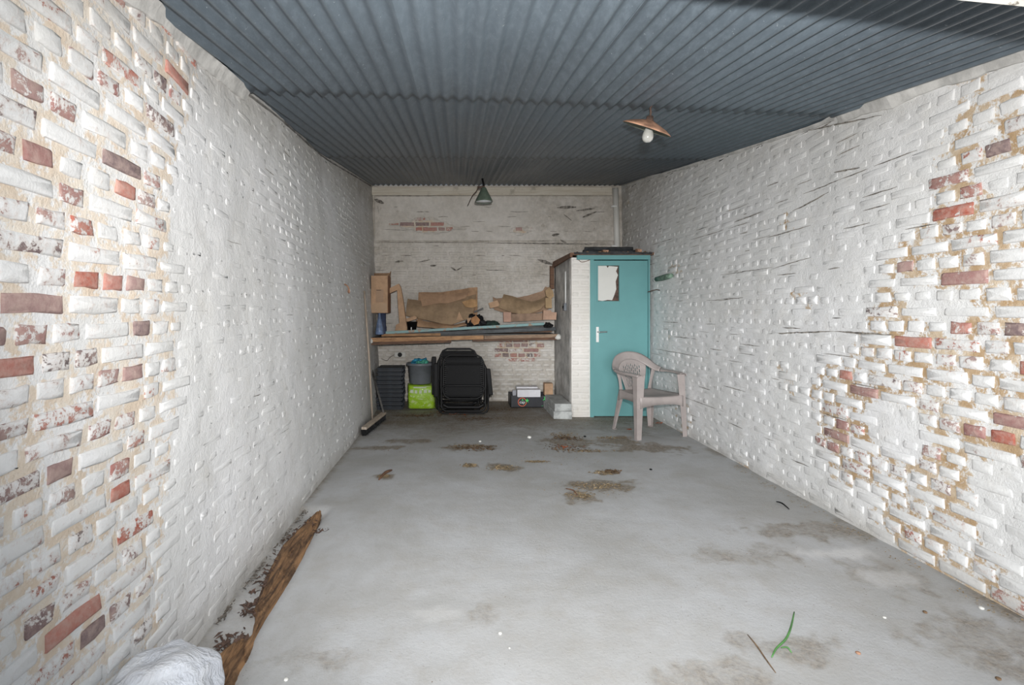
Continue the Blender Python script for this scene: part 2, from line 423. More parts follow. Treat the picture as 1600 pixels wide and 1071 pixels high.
# right wall
surfR = lambda y, z, o: Vector((XR(y, z)-o-lumps(y, z, 90), y, z))
def peelR(y, z):
    e = interp([(0, 3.0), (.25, 3.5), (.8, 3.75), (1.3, 3.3), (1.8, 2.95), (2.4, 2.6)], z)+.3*nz(z*2.0, y*1.0, 12)
    p = (1-sst(e-.45, e+.12, y))*.85
    p *= 1-.75*sst(.12, .4, nz(y*1.6+5, z*2.6, 22))
    p = max(p, .5*sst(.36, .46, nz(y*1.7+9, z*2.4, 17)))
    return p
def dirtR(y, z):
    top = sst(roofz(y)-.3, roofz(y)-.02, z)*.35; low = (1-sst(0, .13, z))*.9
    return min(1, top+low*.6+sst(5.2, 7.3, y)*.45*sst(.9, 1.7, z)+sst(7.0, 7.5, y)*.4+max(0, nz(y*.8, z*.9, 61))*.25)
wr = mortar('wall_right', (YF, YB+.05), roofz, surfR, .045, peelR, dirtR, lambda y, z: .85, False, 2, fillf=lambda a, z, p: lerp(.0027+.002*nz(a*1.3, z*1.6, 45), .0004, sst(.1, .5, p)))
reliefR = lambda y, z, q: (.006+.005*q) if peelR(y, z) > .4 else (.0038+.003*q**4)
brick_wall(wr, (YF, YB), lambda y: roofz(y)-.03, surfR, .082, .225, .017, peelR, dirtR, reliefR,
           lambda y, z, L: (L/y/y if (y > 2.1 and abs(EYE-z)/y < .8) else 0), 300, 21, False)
# back wall
def surfB(x, z, o): return Vector((x, YB-o+.006*nz(x*1.2, z*1.5, 50), z))
XB0, XB1 = -1.34, 2.53
ZP0, ZP1 = EYE+(V0-378)/103.0, EYE+(V0-306)/103.0        # rendered band under the wall plate
def peelB(x, z):
    p = .0
    # bare patch in the rendered band and the bare brick under the shelf on the right
    p = max(p, (1-sst(.15, .33, abs(x+.48)*.42+abs(z-(EYE+1.30-.06*(x+.42)))*2.0+.1*nz(x*6, z*9, 3))))
    p = max(p, (1-sst(.10, .2, abs(x-.93)*.8+abs(z-(EYE+1.24))*2.2+.1*nz(x*6, z*9, 3)))*.9)
    p = max(p, .7*(1-sst(.25, .5, math.hypot((x-.95)*.9, (z-.80)*2)+.15*nz(x*4, z*4, 8))))
    return p
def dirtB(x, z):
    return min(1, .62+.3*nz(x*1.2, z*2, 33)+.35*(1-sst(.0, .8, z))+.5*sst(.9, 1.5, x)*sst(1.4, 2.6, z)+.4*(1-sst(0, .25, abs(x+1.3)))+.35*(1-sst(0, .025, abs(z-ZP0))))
wb = mortar('wall_back', (XB0, XB1), lambda x: roofz(YB)-.01, surfB, .045, peelB, dirtB, lambda x, z: .35, True, 3, .004, mm=M_mortar_w)
def reliefB(x, z, q):
    if z > ZP0: return -.002 if peelB(x, z) < .2 else .006
    return .010+.004*q if z < .95 else .004+.005*q*q
brick_wall(wb, (XB0, XB1), lambda x: roofz(YB)-.14, surfB, .0735, .215, .014, peelB, lambda x, z: dirtB(x, z)*lerp(.45, 1, sst(.95, 1.2, z)), reliefB,
           lambda x, z, L: (10-z if (z < 1.0 and -1.2 < x < 1.46) else -z), 260, 31, True, mb=M_brick_w, pmax=.66)
# rendered band: a skin of plaster lying over the bricks with a bare patch broken out of it
def render_band():
    bm = bmesh.new(); lp, lt, ld = add_attr(bm, ('peel', 'tint', 'dirt')); st = .022
    nx = int((1.0*(2.42+1.27))/st); nz_ = int((ZP1-ZP0)/st); g = {}
    for i in range(nx+1):
        for j in range(nz_+1):
            x = -1.27+i*st; z = ZP0+.012+j*st
            v = bm.verts.new(surfB(x+.004*nz(x*30, z*30), z+.004*nz(x*30, z*30, 5), .014+.004*nz(x*4, z*4, 6)))
            v[lp] = .02; v[lt] = .4; v[ld] = dirtB(x, z)*.8; g[i, j] = v
    for i in range(nx):
        for j in range(nz_):
            x = -1.27+(i+.5)*st; z = ZP0+.012+(j+.5)*st
            if peelB(x, z)+.55*nz(x*9, z*22, 9) < .40: bm.faces.new((g[i, j], g[i, j+1], g[i+1, j+1], g[i+1, j]))
    bmesh.ops.delete(bm, geom=[v for v in bm.verts if not v.link_faces], context='VERTS')
    bmesh.ops.reverse_faces(bm, faces=bm.faces)
    o = obj('plaster_band', bm, M_mortar_w, wb, True, origin=(0, 0, 0)); mod_solid(o, .008, -1)
render_band()

# floor
def blob(x, y, cx, cy, rx, ry, s=0): return 1-sst(.5, 1.0, math.hypot((x-cx)/rx, (y-cy)/ry)+.6*nz(x*6, y*6, s)+.4*nz(x*17, y*17, s))
def fpt(u, v):
    D = FX*EYE/(v-V0); return ((u-U0)*D/FX, D)
piles = [(790, 640, .55, .22), (735, 700, .33, .18), (790, 730, .20, .16), (885, 690, .38, .24), (700, 655, .7, .28), (950, 760, .36, .20), (905, 780, .16, .16), (970, 690, .38, .2), (600, 745, .13, .10),
         (590, 700, .3, .12), (1010, 700, .5, .25), (740, 640, .3, .2), (640, 690, .3, .12), (620, 650, .3, .2), (835, 655, .3, .2)]
PL = [(*fpt(u, v), rx, ry) for u, v, rx, ry in piles]
pa = [(1320, 868, .22, .11, 1), (540, 1030, .25, .16, 0)]
def floor_h(x, y):
    h = .004*nz(x*1.2, y*1.2, 2)+.0012*nz(x*9, y*9, 5)
    return h
GX = [(1.6, -.76), (1.8, -.795), (2.1, -.85), (2.5, -.845), (3.2, -.875), (3.7, -.9)]     # edge of the slab along the left wall
def make_floor():
    bm = bmesh.new(); ld, lq = add_attr(bm, ('dirt', 'pale')); g = []; st = .03
    x0, x1, y0, y1 = -1.5, 2.7, .9, 7.65; nx = int((x1-x0)/st); ny = int((y1-y0)/st)
    P0 = fpt(1320, 868); P1 = fpt(1300, 860)
    for i in range(nx+1):
        row = []
        for j in range(ny+1):
            x = x0+i*st; y = y0+j*st; z = floor_h(x, y)
            gx = interp(GX, y)
            low = (1-sst(gx-.02, gx+.008, x))*(1-sst(3.35, 3.5, y))
            z -= low*.030
            v = bm.verts.new((x, y, z)); d = 0
            for k, (cx, cy, rx, ry) in enumerate(PL): d = max(d, .54*blob(x, y, cx, cy, rx, ry, k))
            d = max(d, .56*sst(4.4, 6.6, y)+.16*nz(x*2.2, y*2.2, 8))
            d = max(d, .5*(1-sst(.0, .22, abs(x-XR(y, 0))))*sst(-.2, .3, nz(y*2, 3)), .42*(1-sst(.0, .12, abs(x-XL(y, 0)))))
            d = max(d, .42*blob(x, y, *fpt(1330, 830), .9, .2, 22), .35*blob(x, y, *fpt(1400, 900), .35, .22, 24), .3*low)
            d = max(d, .40*blob(x, y, *fpt(1230, 1010), .32, .14, 27), .34*blob(x, y, *fpt(1120, 1060), .32, .12, 28), .3*blob(x, y, *fpt(760, 960), .12, .1, 4))
            d = max(d, .40*blob(x, y, *fpt(1560, 1010), .35, .35, 29), .3*blob(x, y, *fpt(470, 1030), .3, .1, 4), .33*blob(x, y, *fpt(1180, 870), .5, .15, 6))
            v[ld] = d
            v[lq] = max(.9*blob(x, y, *fpt(1320, 866), .22, .085, 41), .55*blob(x, y, *fpt(1395, 905), .18, .10, 42), .35*blob(x, y, *fpt(680, 960), .14, .05, 43), .35*low*sst(0, .3, nz(x*5, y*2, 3)))
            row.append(v)
        g.append(row)
    for i in range(nx):
        for j in range(ny): bm.faces.new((g[i][j], g[i+1][j], g[i+1][j+1], g[i][j+1]))
    return tag(obj('floor', bm, M_conc, None, True, origin=(0, 0, 0)), kind='structure')
floor = make_floor()
bm = B(-8, 10, -12, .9, -.12, -.01); tag(obj('floor_2', bm, simple('yard_paving', (.14, .14, .14), .8, 0, .15, 2)), kind='structure')

# ceiling of corrugated sheets
ceil = bpy.data.objects.new('ceiling', None); C.objects.link(ceil); ceil.location = (.6, 4, roofz(4)); tag(ceil, kind='structure')
PITCH = .0762; AMP = .0115
def sheet(x0, x1, y0a, y0b, y1a, y1b, drop, seed, tone=1.0):
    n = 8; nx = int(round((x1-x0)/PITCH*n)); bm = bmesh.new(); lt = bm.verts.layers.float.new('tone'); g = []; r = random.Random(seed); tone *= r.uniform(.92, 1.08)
    ts = [k/9 for k in range(9)]+[.955, .985, 1.0]; ny = len(ts)-1
    for j in range(ny+1):
        row = []; tj = ts[j]
        for i in range(nx+1):
            f = i/nx; x = lerp(x0, x1, f); y = lerp(lerp(y0a, y0b, f), lerp(y1a, y1b, f), tj)
            z = roofz(y)+.010-AMP*math.cos(2*math.pi*(x+.22)/PITCH)-drop*(1-tj)-.0025*(1-f)*drop/.01+.0025*nz(x*1.5, y*.8, seed)+(.0015*nz(x*40, seed, 2) if j in (0,) else 0)
            v = bm.verts.new((x, y, z)); v[lt] = tone*(1 if tj < .95 else (.9 if tj < .97 else .45)); row.append(v)  # lap end darkest: dirt band plus gap shading painted into the tone
        g.append(row)
    for j in range(ny):
        for i in range(nx): bm.faces.new((g[j][i], g[j][i+1], g[j+1][i+1], g[j+1][i]))
    for e in bm.edges:
        if e.is_boundary: e.smooth = False
    bmesh.ops.translate(bm, verts=bm.verts, vec=-ceil.location)
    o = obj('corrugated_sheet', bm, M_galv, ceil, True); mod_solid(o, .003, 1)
xs = [-1.90, -1.06, -.22, .62, 1.46, 2.30, 2.75]
def s1(x): return 2.72+.15*(x+1.2)
def s2(x): return 5.0+.03*(x+1.2)
for k in range(6):
    a, b = xs[k], xs[k+1]+(.03 if k < 5 else 0)
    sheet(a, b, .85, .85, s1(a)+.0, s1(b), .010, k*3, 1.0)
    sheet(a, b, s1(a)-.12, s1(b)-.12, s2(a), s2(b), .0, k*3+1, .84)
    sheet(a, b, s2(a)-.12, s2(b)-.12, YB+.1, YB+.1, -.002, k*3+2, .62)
# raise of second row relative to the first: the first row hangs a touch lower at its end
for o in [c for c in ceil.children]:
    if o.location.y+ceil.location.y < 2.2: o.location.z -= .024
    elif o.location.y+ceil.location.y < 4.6: o.location.z -= .011

# lintel over the opening, behind and above the photographer
bm = bmesh.new(); M_lint = chipped('flaking_white_lintel', (.62, .60, .55), (.20, .18, .15), .60, 20, .8)
zl = lambda x: EYE+.794-.0987*(x-.452)
n = 60; g = []
for i in range(n+1):
    x = lerp(-1.3, 2.75, i/n); e = .004*nz(x*9, 1)
    zb = zl(x)+e; g.append([bm.verts.new(p) for p in ((x, 1.0, zb+.004), (x, 1.158+e*.6, zb), (x, 1.158, EYE+1.03), (x, 1.0, EYE+1.02))])
for i in range(n):
    for k in range(4): bm.faces.new((g[i][k], g[i+1][k], g[i+1][(k+1) % 4], g[i][(k+1) % 4]))
bm.faces.new(g[0]); bm.faces.new(list(reversed(g[-1])))
tag(obj('trim_1', bm, M_lint, None, False), kind='structure')

# wall plate on the back wall under the sheets, cement fillets and one dark gap strip along the side walls
zt = EYE+(V0-291)/103.5
bm = B(XB0+.02, 2.32, YB-.045, YB-.012, zt-.135, zt-.012, jit=.003)
o = tag(obj('trim_2', bm, M_creamw), 'cream painted wall plate timber along the top of the back wall', kind='structure'); mod_bevel(o, .006)
def fillet(name, side, y0, y1, wdt, m, seed, gap=False):
    bm = bmesh.new(); n = int((y1-y0)/.04); g = []
    for i in range(n+1):
        y = lerp(y0, y1, i/n); x = (XL if side < 0 else XR)(y, roofz(y)); zr = roofz(y)-.012
        k = wdt*(1+.5*nz(y*3, seed)+.25*nz(y*13, seed)); s = -side
        g.append([bm.verts.new(p) for p in ((x-s*.03, y, zr+.01), (x+s*k*.8, y, zr-.001), (x+s*k*.55, y, zr-k*.4), (x+s*.012, y, zr-k*1.1), (x-s*.03, y, zr-k*1.2))])
    for i in range(n):
        for q in range(4):
            f = (g[i][q], g[i+1][q], g[i+1][q+1], g[i][q+1]); bm.faces.new(f if side < 0 else f[::-1])
    bmesh.ops.recalc_face_normals(bm, faces=bm.faces)
    tag(obj(name, bm, m, None, False), kind='structure')
M_fil = simple('cement_fillet', (.52, .51, .49), .9, 0, .15, 7, .5)
fillet('trim_3', -1, 1.2, 2.72, .055, M_fil, 3)
fillet('trim_4', 1, 1.4, 3.25, .05, M_fil, 8)
fillet('trim_5', 1, 3.3, 7.5, .022, M_fil, 5)
fillet('trim_6', -1, 2.75, 7.4, .014, simple('roof_gap_shade', (.20, .19, .18), .9, 0, .3, 9, .5), 6)  # dark strip: shade of the gap under the roof put into its colour
# white downpipe in the back right corner
p0 = px(963, 292, 7.45); bm = T([(p0.x, 7.49, EYE+1.86), (p0.x+.03, 7.49, EYE+.72)], .043, 16)
pipe = empty('downpipe', (p0.x, 7.49, EYE+.72), 'white plastic downpipe standing in the back right corner above the closet roof', 'pipe')
bmesh.ops.translate(bm, verts=bm.verts, vec=-pipe.location); obj('pipe', bm, M_white, pipe, True)
for zz in (.25, .85): obj('pipe_clip', lathe(bmesh.new(), [(.045, zz), (.05, zz), (.05, zz+.03), (.045, zz+.03)], 16, Matrix.Translation((-.015, 0, 0))), M_wplast, pipe, True)

# ---------------------------------------------------------------- closet in the back right corner
DF = 6.42; sF = FX/DF
cx = lambda u: (u-U0)/sF
cz = lambda v: EYE-(v-V0)/sF
cl = bpy.data.objects.new('corner_closet', None); C.objects.link(cl); cl.location = (1.95, DF, 0)
tag(cl, 'built-in corner closet with white pier, grey side wall and teal door', 'closet')
def part(name, bm, m, parent, smooth=False):
    off = Vector((0, 0, 0)); q = parent
    while q: off += q.location; q = q.parent
    bmesh.ops.translate(bm, verts=bm.verts, vec=-off); return obj(name, bm, m, parent, smooth)
XS = cx(893); ZT = cz(399)
def leaf_grid(fn, na, nb, peel=.05, dirt=.3):
    bm = bmesh.new(); lp, lt, ld = add_attr(bm, ('peel', 'tint', 'dirt')); g = []
    for i in range(na+1):
        row = []
        for j in range(nb+1):
            v = bm.verts.new(fn(i/na, j/nb)); v[lp] = peel; v[lt] = .4; v[ld] = dirt(i/na, j/nb) if callable(dirt) else dirt; row.append(v)
        g.append(row)
    for i in range(na):
        for j in range(nb): bm.faces.new((g[i][j], g[i+1][j], g[i+1][j+1], g[i][j+1]))
    return bm
# side wall (grey unpainted render), pier bricks, body
side_m = simple('grey_rough_render', (.50, .49, .47), .9, 0, .2, 5, .8)
bm = B(XS, XS+.10, DF+.05, YB-.01, 0, ZT-.03)
bmesh.ops.subdivide_edges(bm, edges=bm.edges, cuts=14, use_grid_fill=True)
for v in bm.verts: v.co.x += .006*nz(v.co.y*5, v.co.z*5, 1)
part('side_wall', bm, side_m, cl, True)
pier = part('pier', B(XS, cx(922), DF+.004, DF+.12, 0, ZT-.03), M_mortar_w, cl)
surfP = lambda x, z, o: Vector((x, DF+.004-o, z))
r = random.Random(3); z = .006; k = 0
while z < ZT-.08:
    segs = [(XS+.002, cx(922)-.002)] if k % 2 == 0 else [(XS+.002, XS+.10), (XS+.112, cx(922)-.002)]
    for a, b in segs:
        bm = bmesh.new(); ly = add_attr(bm, ('peel', 'tint', 'dirt'))
        brick_into(bm, ly, surfP, a, b, z, min(z+.066, ZT-.04), .004+.002*r.random(), .06, r.random(), .12, r, True)
        bmesh.ops.reverse_faces(bm, faces=bm.faces)
        off = cl.location; bmesh.ops.translate(bm, verts=bm.verts, vec=-off-pier.location); obj('brick', bm, M_brick_w, pier, 'keep')
    z += .0735; k += 1
# teal frame, lintel board and door
part('frame_post', B(cx(922), cx(927.6), DF-.012, DF+.08, 0, cz(406)), M_teal, cl)
part('frame_post', B(cx(1012.5), cx(1015), DF-.012, DF+.08, 0, cz(406)), M_teal, cl)
mod_bevel(part('head_board', B(cx(901), cx(1015), DF-.03, DF+.05, cz(406.2), cz(397.5)), M_teal, cl), .004)
dx0, dx1, dz0, dz1 = cx(928), cx(1012), .012, cz(407.5)
wx0, wx1, wz0, wz1 = cx(934), cx(967.5), cz(471), cz(415)
door = bpy.data.objects.new('door', None); C.objects.link(door); door.parent = cl; door.location = (dx0-1.95, 0, 0)
bm = bmesh.new()
for a in ((dx0, wx0, dz0, dz1), (wx1, dx1, dz0, dz1), (wx0, wx1, dz0, wz0), (wx0, wx1, wz1, dz1)): box(bm, a[0], a[1], DF, DF+.035, a[2], a[3])
bmesh.ops.remove_doubles(bm, verts=bm.verts, dist=1e-4)
part('door_leaf', bm, M_teal, door)
bm = bmesh.new()
for a in ((wx0-.012, wx0+.002, wz0-.012, wz1+.012), (wx1-.002, wx1+.012, wz0-.012, wz1+.012), (wx0, wx1, wz0-.012, wz0+.002), (wx0, wx1, wz1-.002, wz1+.012)): box(bm, a[0], a[1], DF-.008, DF+.01, a[2], a[3])
part('window_bead', bm, M_teal, door)
# the broken, whitewashed board in the window opening
pts = [(wx0+.004, wz0+.012), (cx(942), wz0+.004), (cx(950), wz0+.018), (cx(957), wz0+.014), (cx(960), cz(462)), (cx(963.5), cz(452)), (cx(962.5), cz(440)), (cx(966), cz(430)), (cx(963), cz(424)), (cx(966), cz(417)), (cx(952), wz1-.006), (cx(950), cz(419)), (cx(948), wz1-.004), (wx0+.004, wz1-.004)]
bm = bmesh.new(); f = bm.faces.new([bm.verts.new((x, DF+.012, z)) for x, z in pts])
ex = bmesh.ops.extrude_face_region(bm, geom=[f]); bmesh.ops.translate(bm, verts=[e for e in ex['geom'] if isinstance(e, bmesh.types.BMVert)], vec=(0, .01, 0))
bmesh.ops.recalc_face_normals(bm, faces=bm.faces)
part('window_board', bm, M_white, door)
part('dark_backing', B(wx0, wx1, DF+.026, DF+.032, wz0, wz1), M_rustd, door)
hp = part('handle_plate', B(cx(931.3), cx(935.6), DF-.008, DF, cz(535), cz(511)), M_wplast, door); mod_bevel(hp, .004)
hx = cx(933.5); hz = cz(519)
bm = T(smooth_pts([(hx, DF-.008, hz), (hx, DF-.045, hz), (hx+.02, DF-.052, hz), (hx+.11, DF-.050, hz+.004)], 3), .0085, 8)
off = cl.location+door.location+hp.location; bmesh.ops.translate(bm, verts=bm.verts, vec=-off); obj('lever', bm, M_chrome, hp, True)
# roof of the closet: dark boards with a ragged felt edge
bm = B(XS-.03, 2.50, DF-.06, YB-.02, ZT-.005, ZT+.028, jit=.004); part('roof_board', bm, M_brownw, cl)
bm = bmesh.new(); r = random.Random(9)
n = 40; g = []
for i in range(n+1):
    x = lerp(XS+.02, 2.47, i/n); d = .012+.018*r.random()
    g.append([bm.verts.new((x, y_, z_)) for y_, z_ in ((DF+.1, ZT+.031), (DF-.064, ZT+.031), (DF-.066, ZT+.012-d*.4))])
for i in range(n):
    for q in range(2): bm.faces.new((g[i][q], g[i+1][q], g[i+1][q+1], g[i][q+1]))
mod_solid(part('felt_edge', bm, M_felt, cl), .004, 1)
# dark timber running back along the top of the side wall, and down the corner
bm = bmesh.new(); obox(bm, (XS-.012, DF-.04, ZT+.0), (XS-.02, YB-.03, ZT-.035), .035, .05); part('edge_timber', bm, M_brownw, cl)
bm = B(XS-.075, XS-.015, YB-.07, YB-.012, EYE+.35, ZT-.04, jit=.003); part('corner_batten', bm, M_brownw, cl)
# electrics on the side wall
sx = XS-.006
part('conduit', T([(sx, 6.75, EYE+.10), (sx, 6.75, EYE+.55)], .009, 8), M_wplast, cl, True)
sw = part('wall_switch', B(sx-.03, sx+.004, 6.70, 6.80, EYE+.02, EYE+.12), M_bucket, cl); mod_bevel(sw, .006)
part('switch_rocker', B(sx-.042, sx-.028, 6.73, 6.77, EYE+.05, EYE+.085), M_black, cl)
# cable looping under the head board
part('cable', T(smooth_pts([(cx(903), DF-.02, cz(406)), (cx(908), DF-.02, cz(410)), (cx(914), DF-.02, cz(409)), (cx(921), DF-.02, cz(406.5))], 4), .004, 6), M_brownw, cl, True)

# rolled black sheeting lying on the closet
zc = ZT+.034
bm = bmesh.new(); ys = 6.62; x0, x1 = (912-U0)*ys/FX, (993-U0)*ys/FX
for k, (dy, rz, ln) in enumerate(((0, .030, 1), (.08, .034, .97), (.04, .026, .93))):
    z_ = zc+rz+(.052 if k == 2 else 0)
    tube(bm, [(lerp(x0, x1, .5-.5*ln+ln*q/10), 6.62+dy, z_+.004*nz(q*.7, k)-.0) for q in range(11)], [rz*(1+.08*nz(q, k)) for q in range(11)], 9)
rl = tag(obj('rolled_sheeting', bm, M_felt, None, True), 'rolls of black roofing sheet lying on top of the teal closet', 'roll')
bm = B(1.86, 1.93, 6.40, 6.50, zc, zc+.03, jit=.01); tag(obj('brick_fragment', bm, M_rust), 'orange brick crumb on the closet roof edge, above the door middle', 'rubble')
bm = B(2.30, 2.36, 6.40, 6.48, zc, zc+.05, jit=.012); tag(obj('brick_fragment', bm, M_rust), 'orange brick crumb on the closet roof at its right end by the wall', 'rubble')
bm = bmesh.new(); r = random.Random(2)
for k in range(60):
    x = r.uniform(1.50, 2.42); y = r.uniform(6.36, 6.56); a = r.uniform(.008, .02); box(bm, x, x+a, y, y+a, zc-.001, zc+a*.7, jit=.003)
tag(obj('roof_litter', bm, M_leaf), 'brown crumbs and leaf litter on the closet roof', 'litter', kind='stuff')

# concrete blocks forming a step beside the closet
bX0, bX1 = 1.215, 1.43
b1 = obj('concrete_block', B(bX0-.012, bX1+.005, 6.28, 7.05, 0, .10, jit=.003), M_block); mod_bevel(b1, .008)
tag(b1, 'lower grey concrete block on the floor against the closet side', 'block', 'blocks by the closet')
b2 = obj('concrete_block', B(bX0, bX1, 6.285, 7.0, .101, .195, jit=.004), M_block); mod_bevel(b2, .01)
tag(b2, 'upper grey concrete block with whitish top, stacked on another by the closet', 'block', 'blocks by the closet')

# ---------------------------------------------------------------- shelf across the back
ZS = 1.0
sl = empty('wall_shelf', (.1, 7.2, ZS), 'rough timber shelf spanning the back wall from side to side', 'shelf')
def shy(x): return lerp(6.80, 7.16, (x+1.2)/2.65)
def zr(x): return lerp(.985, 1.02, (x+1.2)/2.65)
bm = bmesh.new(); v = []
for x in (-1.19, 1.44):
    for y, z in ((shy(x), ZS-.03), (YB-.01, ZS-.03), (YB-.01, ZS), (shy(x), ZS)): v.append(bm.verts.new((x, y, z)))
for q in range(4): bm.faces.new((v[q], v[(q+1) % 4], v[4+(q+1) % 4], v[4+q]))
bm.faces.new(v[3::-1]); bm.faces.new(v[4:]); bmesh.ops.recalc_face_normals(bm, faces=bm.faces)
part('shelf_board', bm, M_darkw, sl)
bm = bmesh.new(); obox(bm, (-1.20, shy(-1.2)-.03, zr(-1.2)-.012), (.35, shy(.35)-.03, zr(.35)-.008), .04, .055); part('front_rail', bm, M_orange, sl)
bm = bmesh.new(); obox(bm, (.36, shy(.36)-.03, zr(.36)-.008), (1.42, shy(1.42)-.03, zr(1.42)-.005), .045, .045); part('front_rail', bm, wood_mat('grey_brown_timber', (.22, .14, .09), (.42, .30, .21)), sl)
bm = bmesh.new(); obox(bm, (-1.21, shy(-1.2)-.02, zr(-1.2)-.062), (-.1, shy(-.1)-.01, zr(-.1)-.052), .05, .04); part('under_rail', bm, M_brownw, sl)
bm = bmesh.new(); obox(bm, (.2, shy(.2)-.01, zr(.2)-.045), (1.43, shy(1.43)-.01, zr(1.43)-.048), .05, .035); part('under_rail', bm, M_brownw, sl)
for x in (-1.20, 1.425):
    part('mortar_lump', lathe(bmesh.new(), [(0, -.05), (.045, -.03), (.05, .0), (.03, .03), (0, .045)], 9, Matrix.Translation((x+(.0 if x < 0 else .0), shy(x)-.03, zr(x)-.02))), M_chip, sl, True)

def plank(name, p, q, wd, th, m, label, cat='plank', group=None):
    """a board lying on the shelf from p to q (top-centre line), wd deep"""
    bm = bmesh.new(); obox(bm, Vector(p)-Vector((0, 0, th/2)), Vector(q)-Vector((0, 0, th/2)), wd, th)
    o = obj(name, bm, m); mod_bevel(o, .002, 1); return tag(o, label, cat, group)
plank('plank', (-1.05, 7.33, 1.036), (1.40, 7.38, 1.036), .34, .035, M_darkw, 'wide dark plank lying flat on the shelf at the bottom of the pile')
plank('plank', (-.35, 7.33, 1.073), (1.36, 7.37, 1.090), .20, .034, M_brownw, 'dark brown plank on the shelf, second in the pile under the cardboard')
plank('sheet_panel', (-.75, 7.11, 1.052), (1.40, 7.20, 1.135), .05, .05, simple('slate_panel', (.06, .068, .075), .55, 0, .35, 4), 'slate coloured strip lying just behind the shelf front rail', 'panel')
plank('plank', (.05, 7.36, 1.128), (1.30, 7.38, 1.150), .24, .030, M_darkw, 'short dark plank at the top of the pile, under the right cardboard')
plank('plank', (-1.06, 7.06, 1.075), (1.24, 7.22, 1.200), .045, .038, M_tealw, 'long narrow plank with chipped pale teal paint lying aslant along the shelf')
plank('plank', (-1.08, 7.03, 1.042), (-.25, 7.08, 1.052), .05, .036, M_orange, 'short orange brown batten lying on the shelf left end below the teal plank')

# ---- things on the shelf (depth about 7.2 m)
def q3(u, v, D): return tuple(px(u, v, D))
# tall carton on blue container
D1 = 6.98
bt = empty('funnel_bottle', ((593-U0)*D1/FX, D1, 1.037+.0), 'blue translucent plastic container with cone top under the tall carton', 'container')
obj('container_body', lathe(bmesh.new(), [(0, 0), (.062, 0), (.066, .01), (.066, .10), (.06, .13), (.058, .298), (0, .30)], 20, Matrix.Translation((.02, .09, 0))), simple('navy_plastic', (.05, .065, .12), .4, 0, .2, 8), bt, True)
obj('cone', lathe(bmesh.new(), [(0, .0), (.062, 0), (.055, .06), (.016, .28), (.012, .30), (0, .30)], 20), M_blue, bt, True)
zb = EYE-(488-V0)/FX*D1
cbx0, cbx1 = (580.5-U0)*D1/FX, (606-U0)*D1/FX
cb = empty('carton', ((cbx0+cbx1)/2, D1, 1.339), 'tall upright brown carton in the left corner of the shelf with open top', 'box')
hC = (488-430)/FX*D1; wC = (cbx1-cbx0)
bm = bmesh.new(); box(bm, -wC/2, wC/2, -.03, .27, 0, hC)
for f in [f for f in bm.faces if f.normal.z > .9 or all(v.co.z > hC-.01 for v in f.verts)]: bm.faces.remove(f)
o = obj('carton_body', bm, M_card2, cb); mod_solid(o, .005, -1)
sd = obj('carton_side', B(wC/2+.001, wC/2+.006, -.028, .268, .0, hC+.0), simple('brown_carton_side', (.30, .15, .08), .85, 0, .15, 6), cb)
obj('flap', patch([(wC/2, -.02, hC), (wC/2+.03, .1, hC+.075), (wC/2+.01, .25, hC+.07)], [(wC/2, -.02, hC-.01), (wC/2, .1, hC-.01), (wC/2, .26, hC-.01)], 8, 4, .003), M_card, cb)
mod_solid(cb.children[-1], .004)
obj('flap', patch([(-wC/2, .2, hC+.05), (wC/2, .25, hC+.06)], [(-wC/2, .262, hC-.005), (wC/2, .262, hC-.005)], 8, 3, .003), M_card, cb); mod_solid(cb.children[-1], .004)
obj('tape_strip', B(-wC*.22, wC*.25, -.0325, -.030, hC*.28, hC*.62), simple('brown_tape', (.42, .27, .17), .25, 0, .08, 5), cb)
obj('tape_strip', B(-wC*.46, wC*.46, -.0322, -.030, hC*.02, hC*.26), simple('glossy_tape', (.50, .34, .22), .15, 0, .05, 5), cb)
obj('hand_hole', B(-wC*.18, wC*.12, -.033, -.031, hC*.60, hC*.615), M_black, cb)

# bent strip of cardboard (upright corner piece)
D2 = 7.12
def strip(name, front, depth, m, label, D, th=.0, cat='cardboard'):
    """solid folded piece from a front outline in photo pixels, real depth"""
    bm = bmesh.new(); vs = [bm.verts.new(px(u, v, D)) for u, v in front]; f = bm.faces.new(vs)
    ex = bmesh.ops.extrude_face_region(bm, geom=[f]); nv = [e for e in ex['geom'] if isinstance(e, bmesh.types.BMVert)]
    bmesh.ops.translate(bm, verts=nv, vec=(0, depth, 0)); bmesh.ops.recalc_face_normals(bm, faces=bm.faces)
    for v in bm.verts: v.co += Vector((.003*nz(v.co.x*40, v.co.y*9), .004*nz(v.co.z*30, v.co.x*20), 0))
    return tag(obj(name, bm, m), label, cat)
zsh = lambda D: V0-(1.038-EYE)*FX/D
strip('cardboard_corner', [(605.5, 452), (623, 443.5), (626, 449), (630, 470), (633, 495), (636, 512), (636.5, zsh(D2)), (616.5, zsh(D2)), (618.5, 508), (624, 505), (622, 480), (620.5, 453.5), (609, 458.5)], .10, M_card2, 'upright folded cardboard strip with bent top, beside the tall carton', D2)
# black pot with scraps
pt = empty('black_pot', ((644-U0)*7.22/FX, 7.22, 1.072), 'small black plant pot on the shelf left of the large cardboard', 'pot')
obj('pot', lathe(bmesh.new(), [(0, 0), (.055, 0), (.075, .13), (.078, .13), (.078, .142), (.07, .142), (.05, .01), (0, .01)], 20), M_black, pt, True)
for c_ in pt.children: mod_solid(c_, .001)
obj('price_tag', B(-.012, .0, -.071, -.068, .02, .06), M_wplast, pt)
strip('cardboard_scrap', [(633, 499), (648, 493.5), (651.5, 496), (650, 499), (636, 503.5)], .09, M_card2, 'small pale cardboard flap lying across the black pot', 7.19)
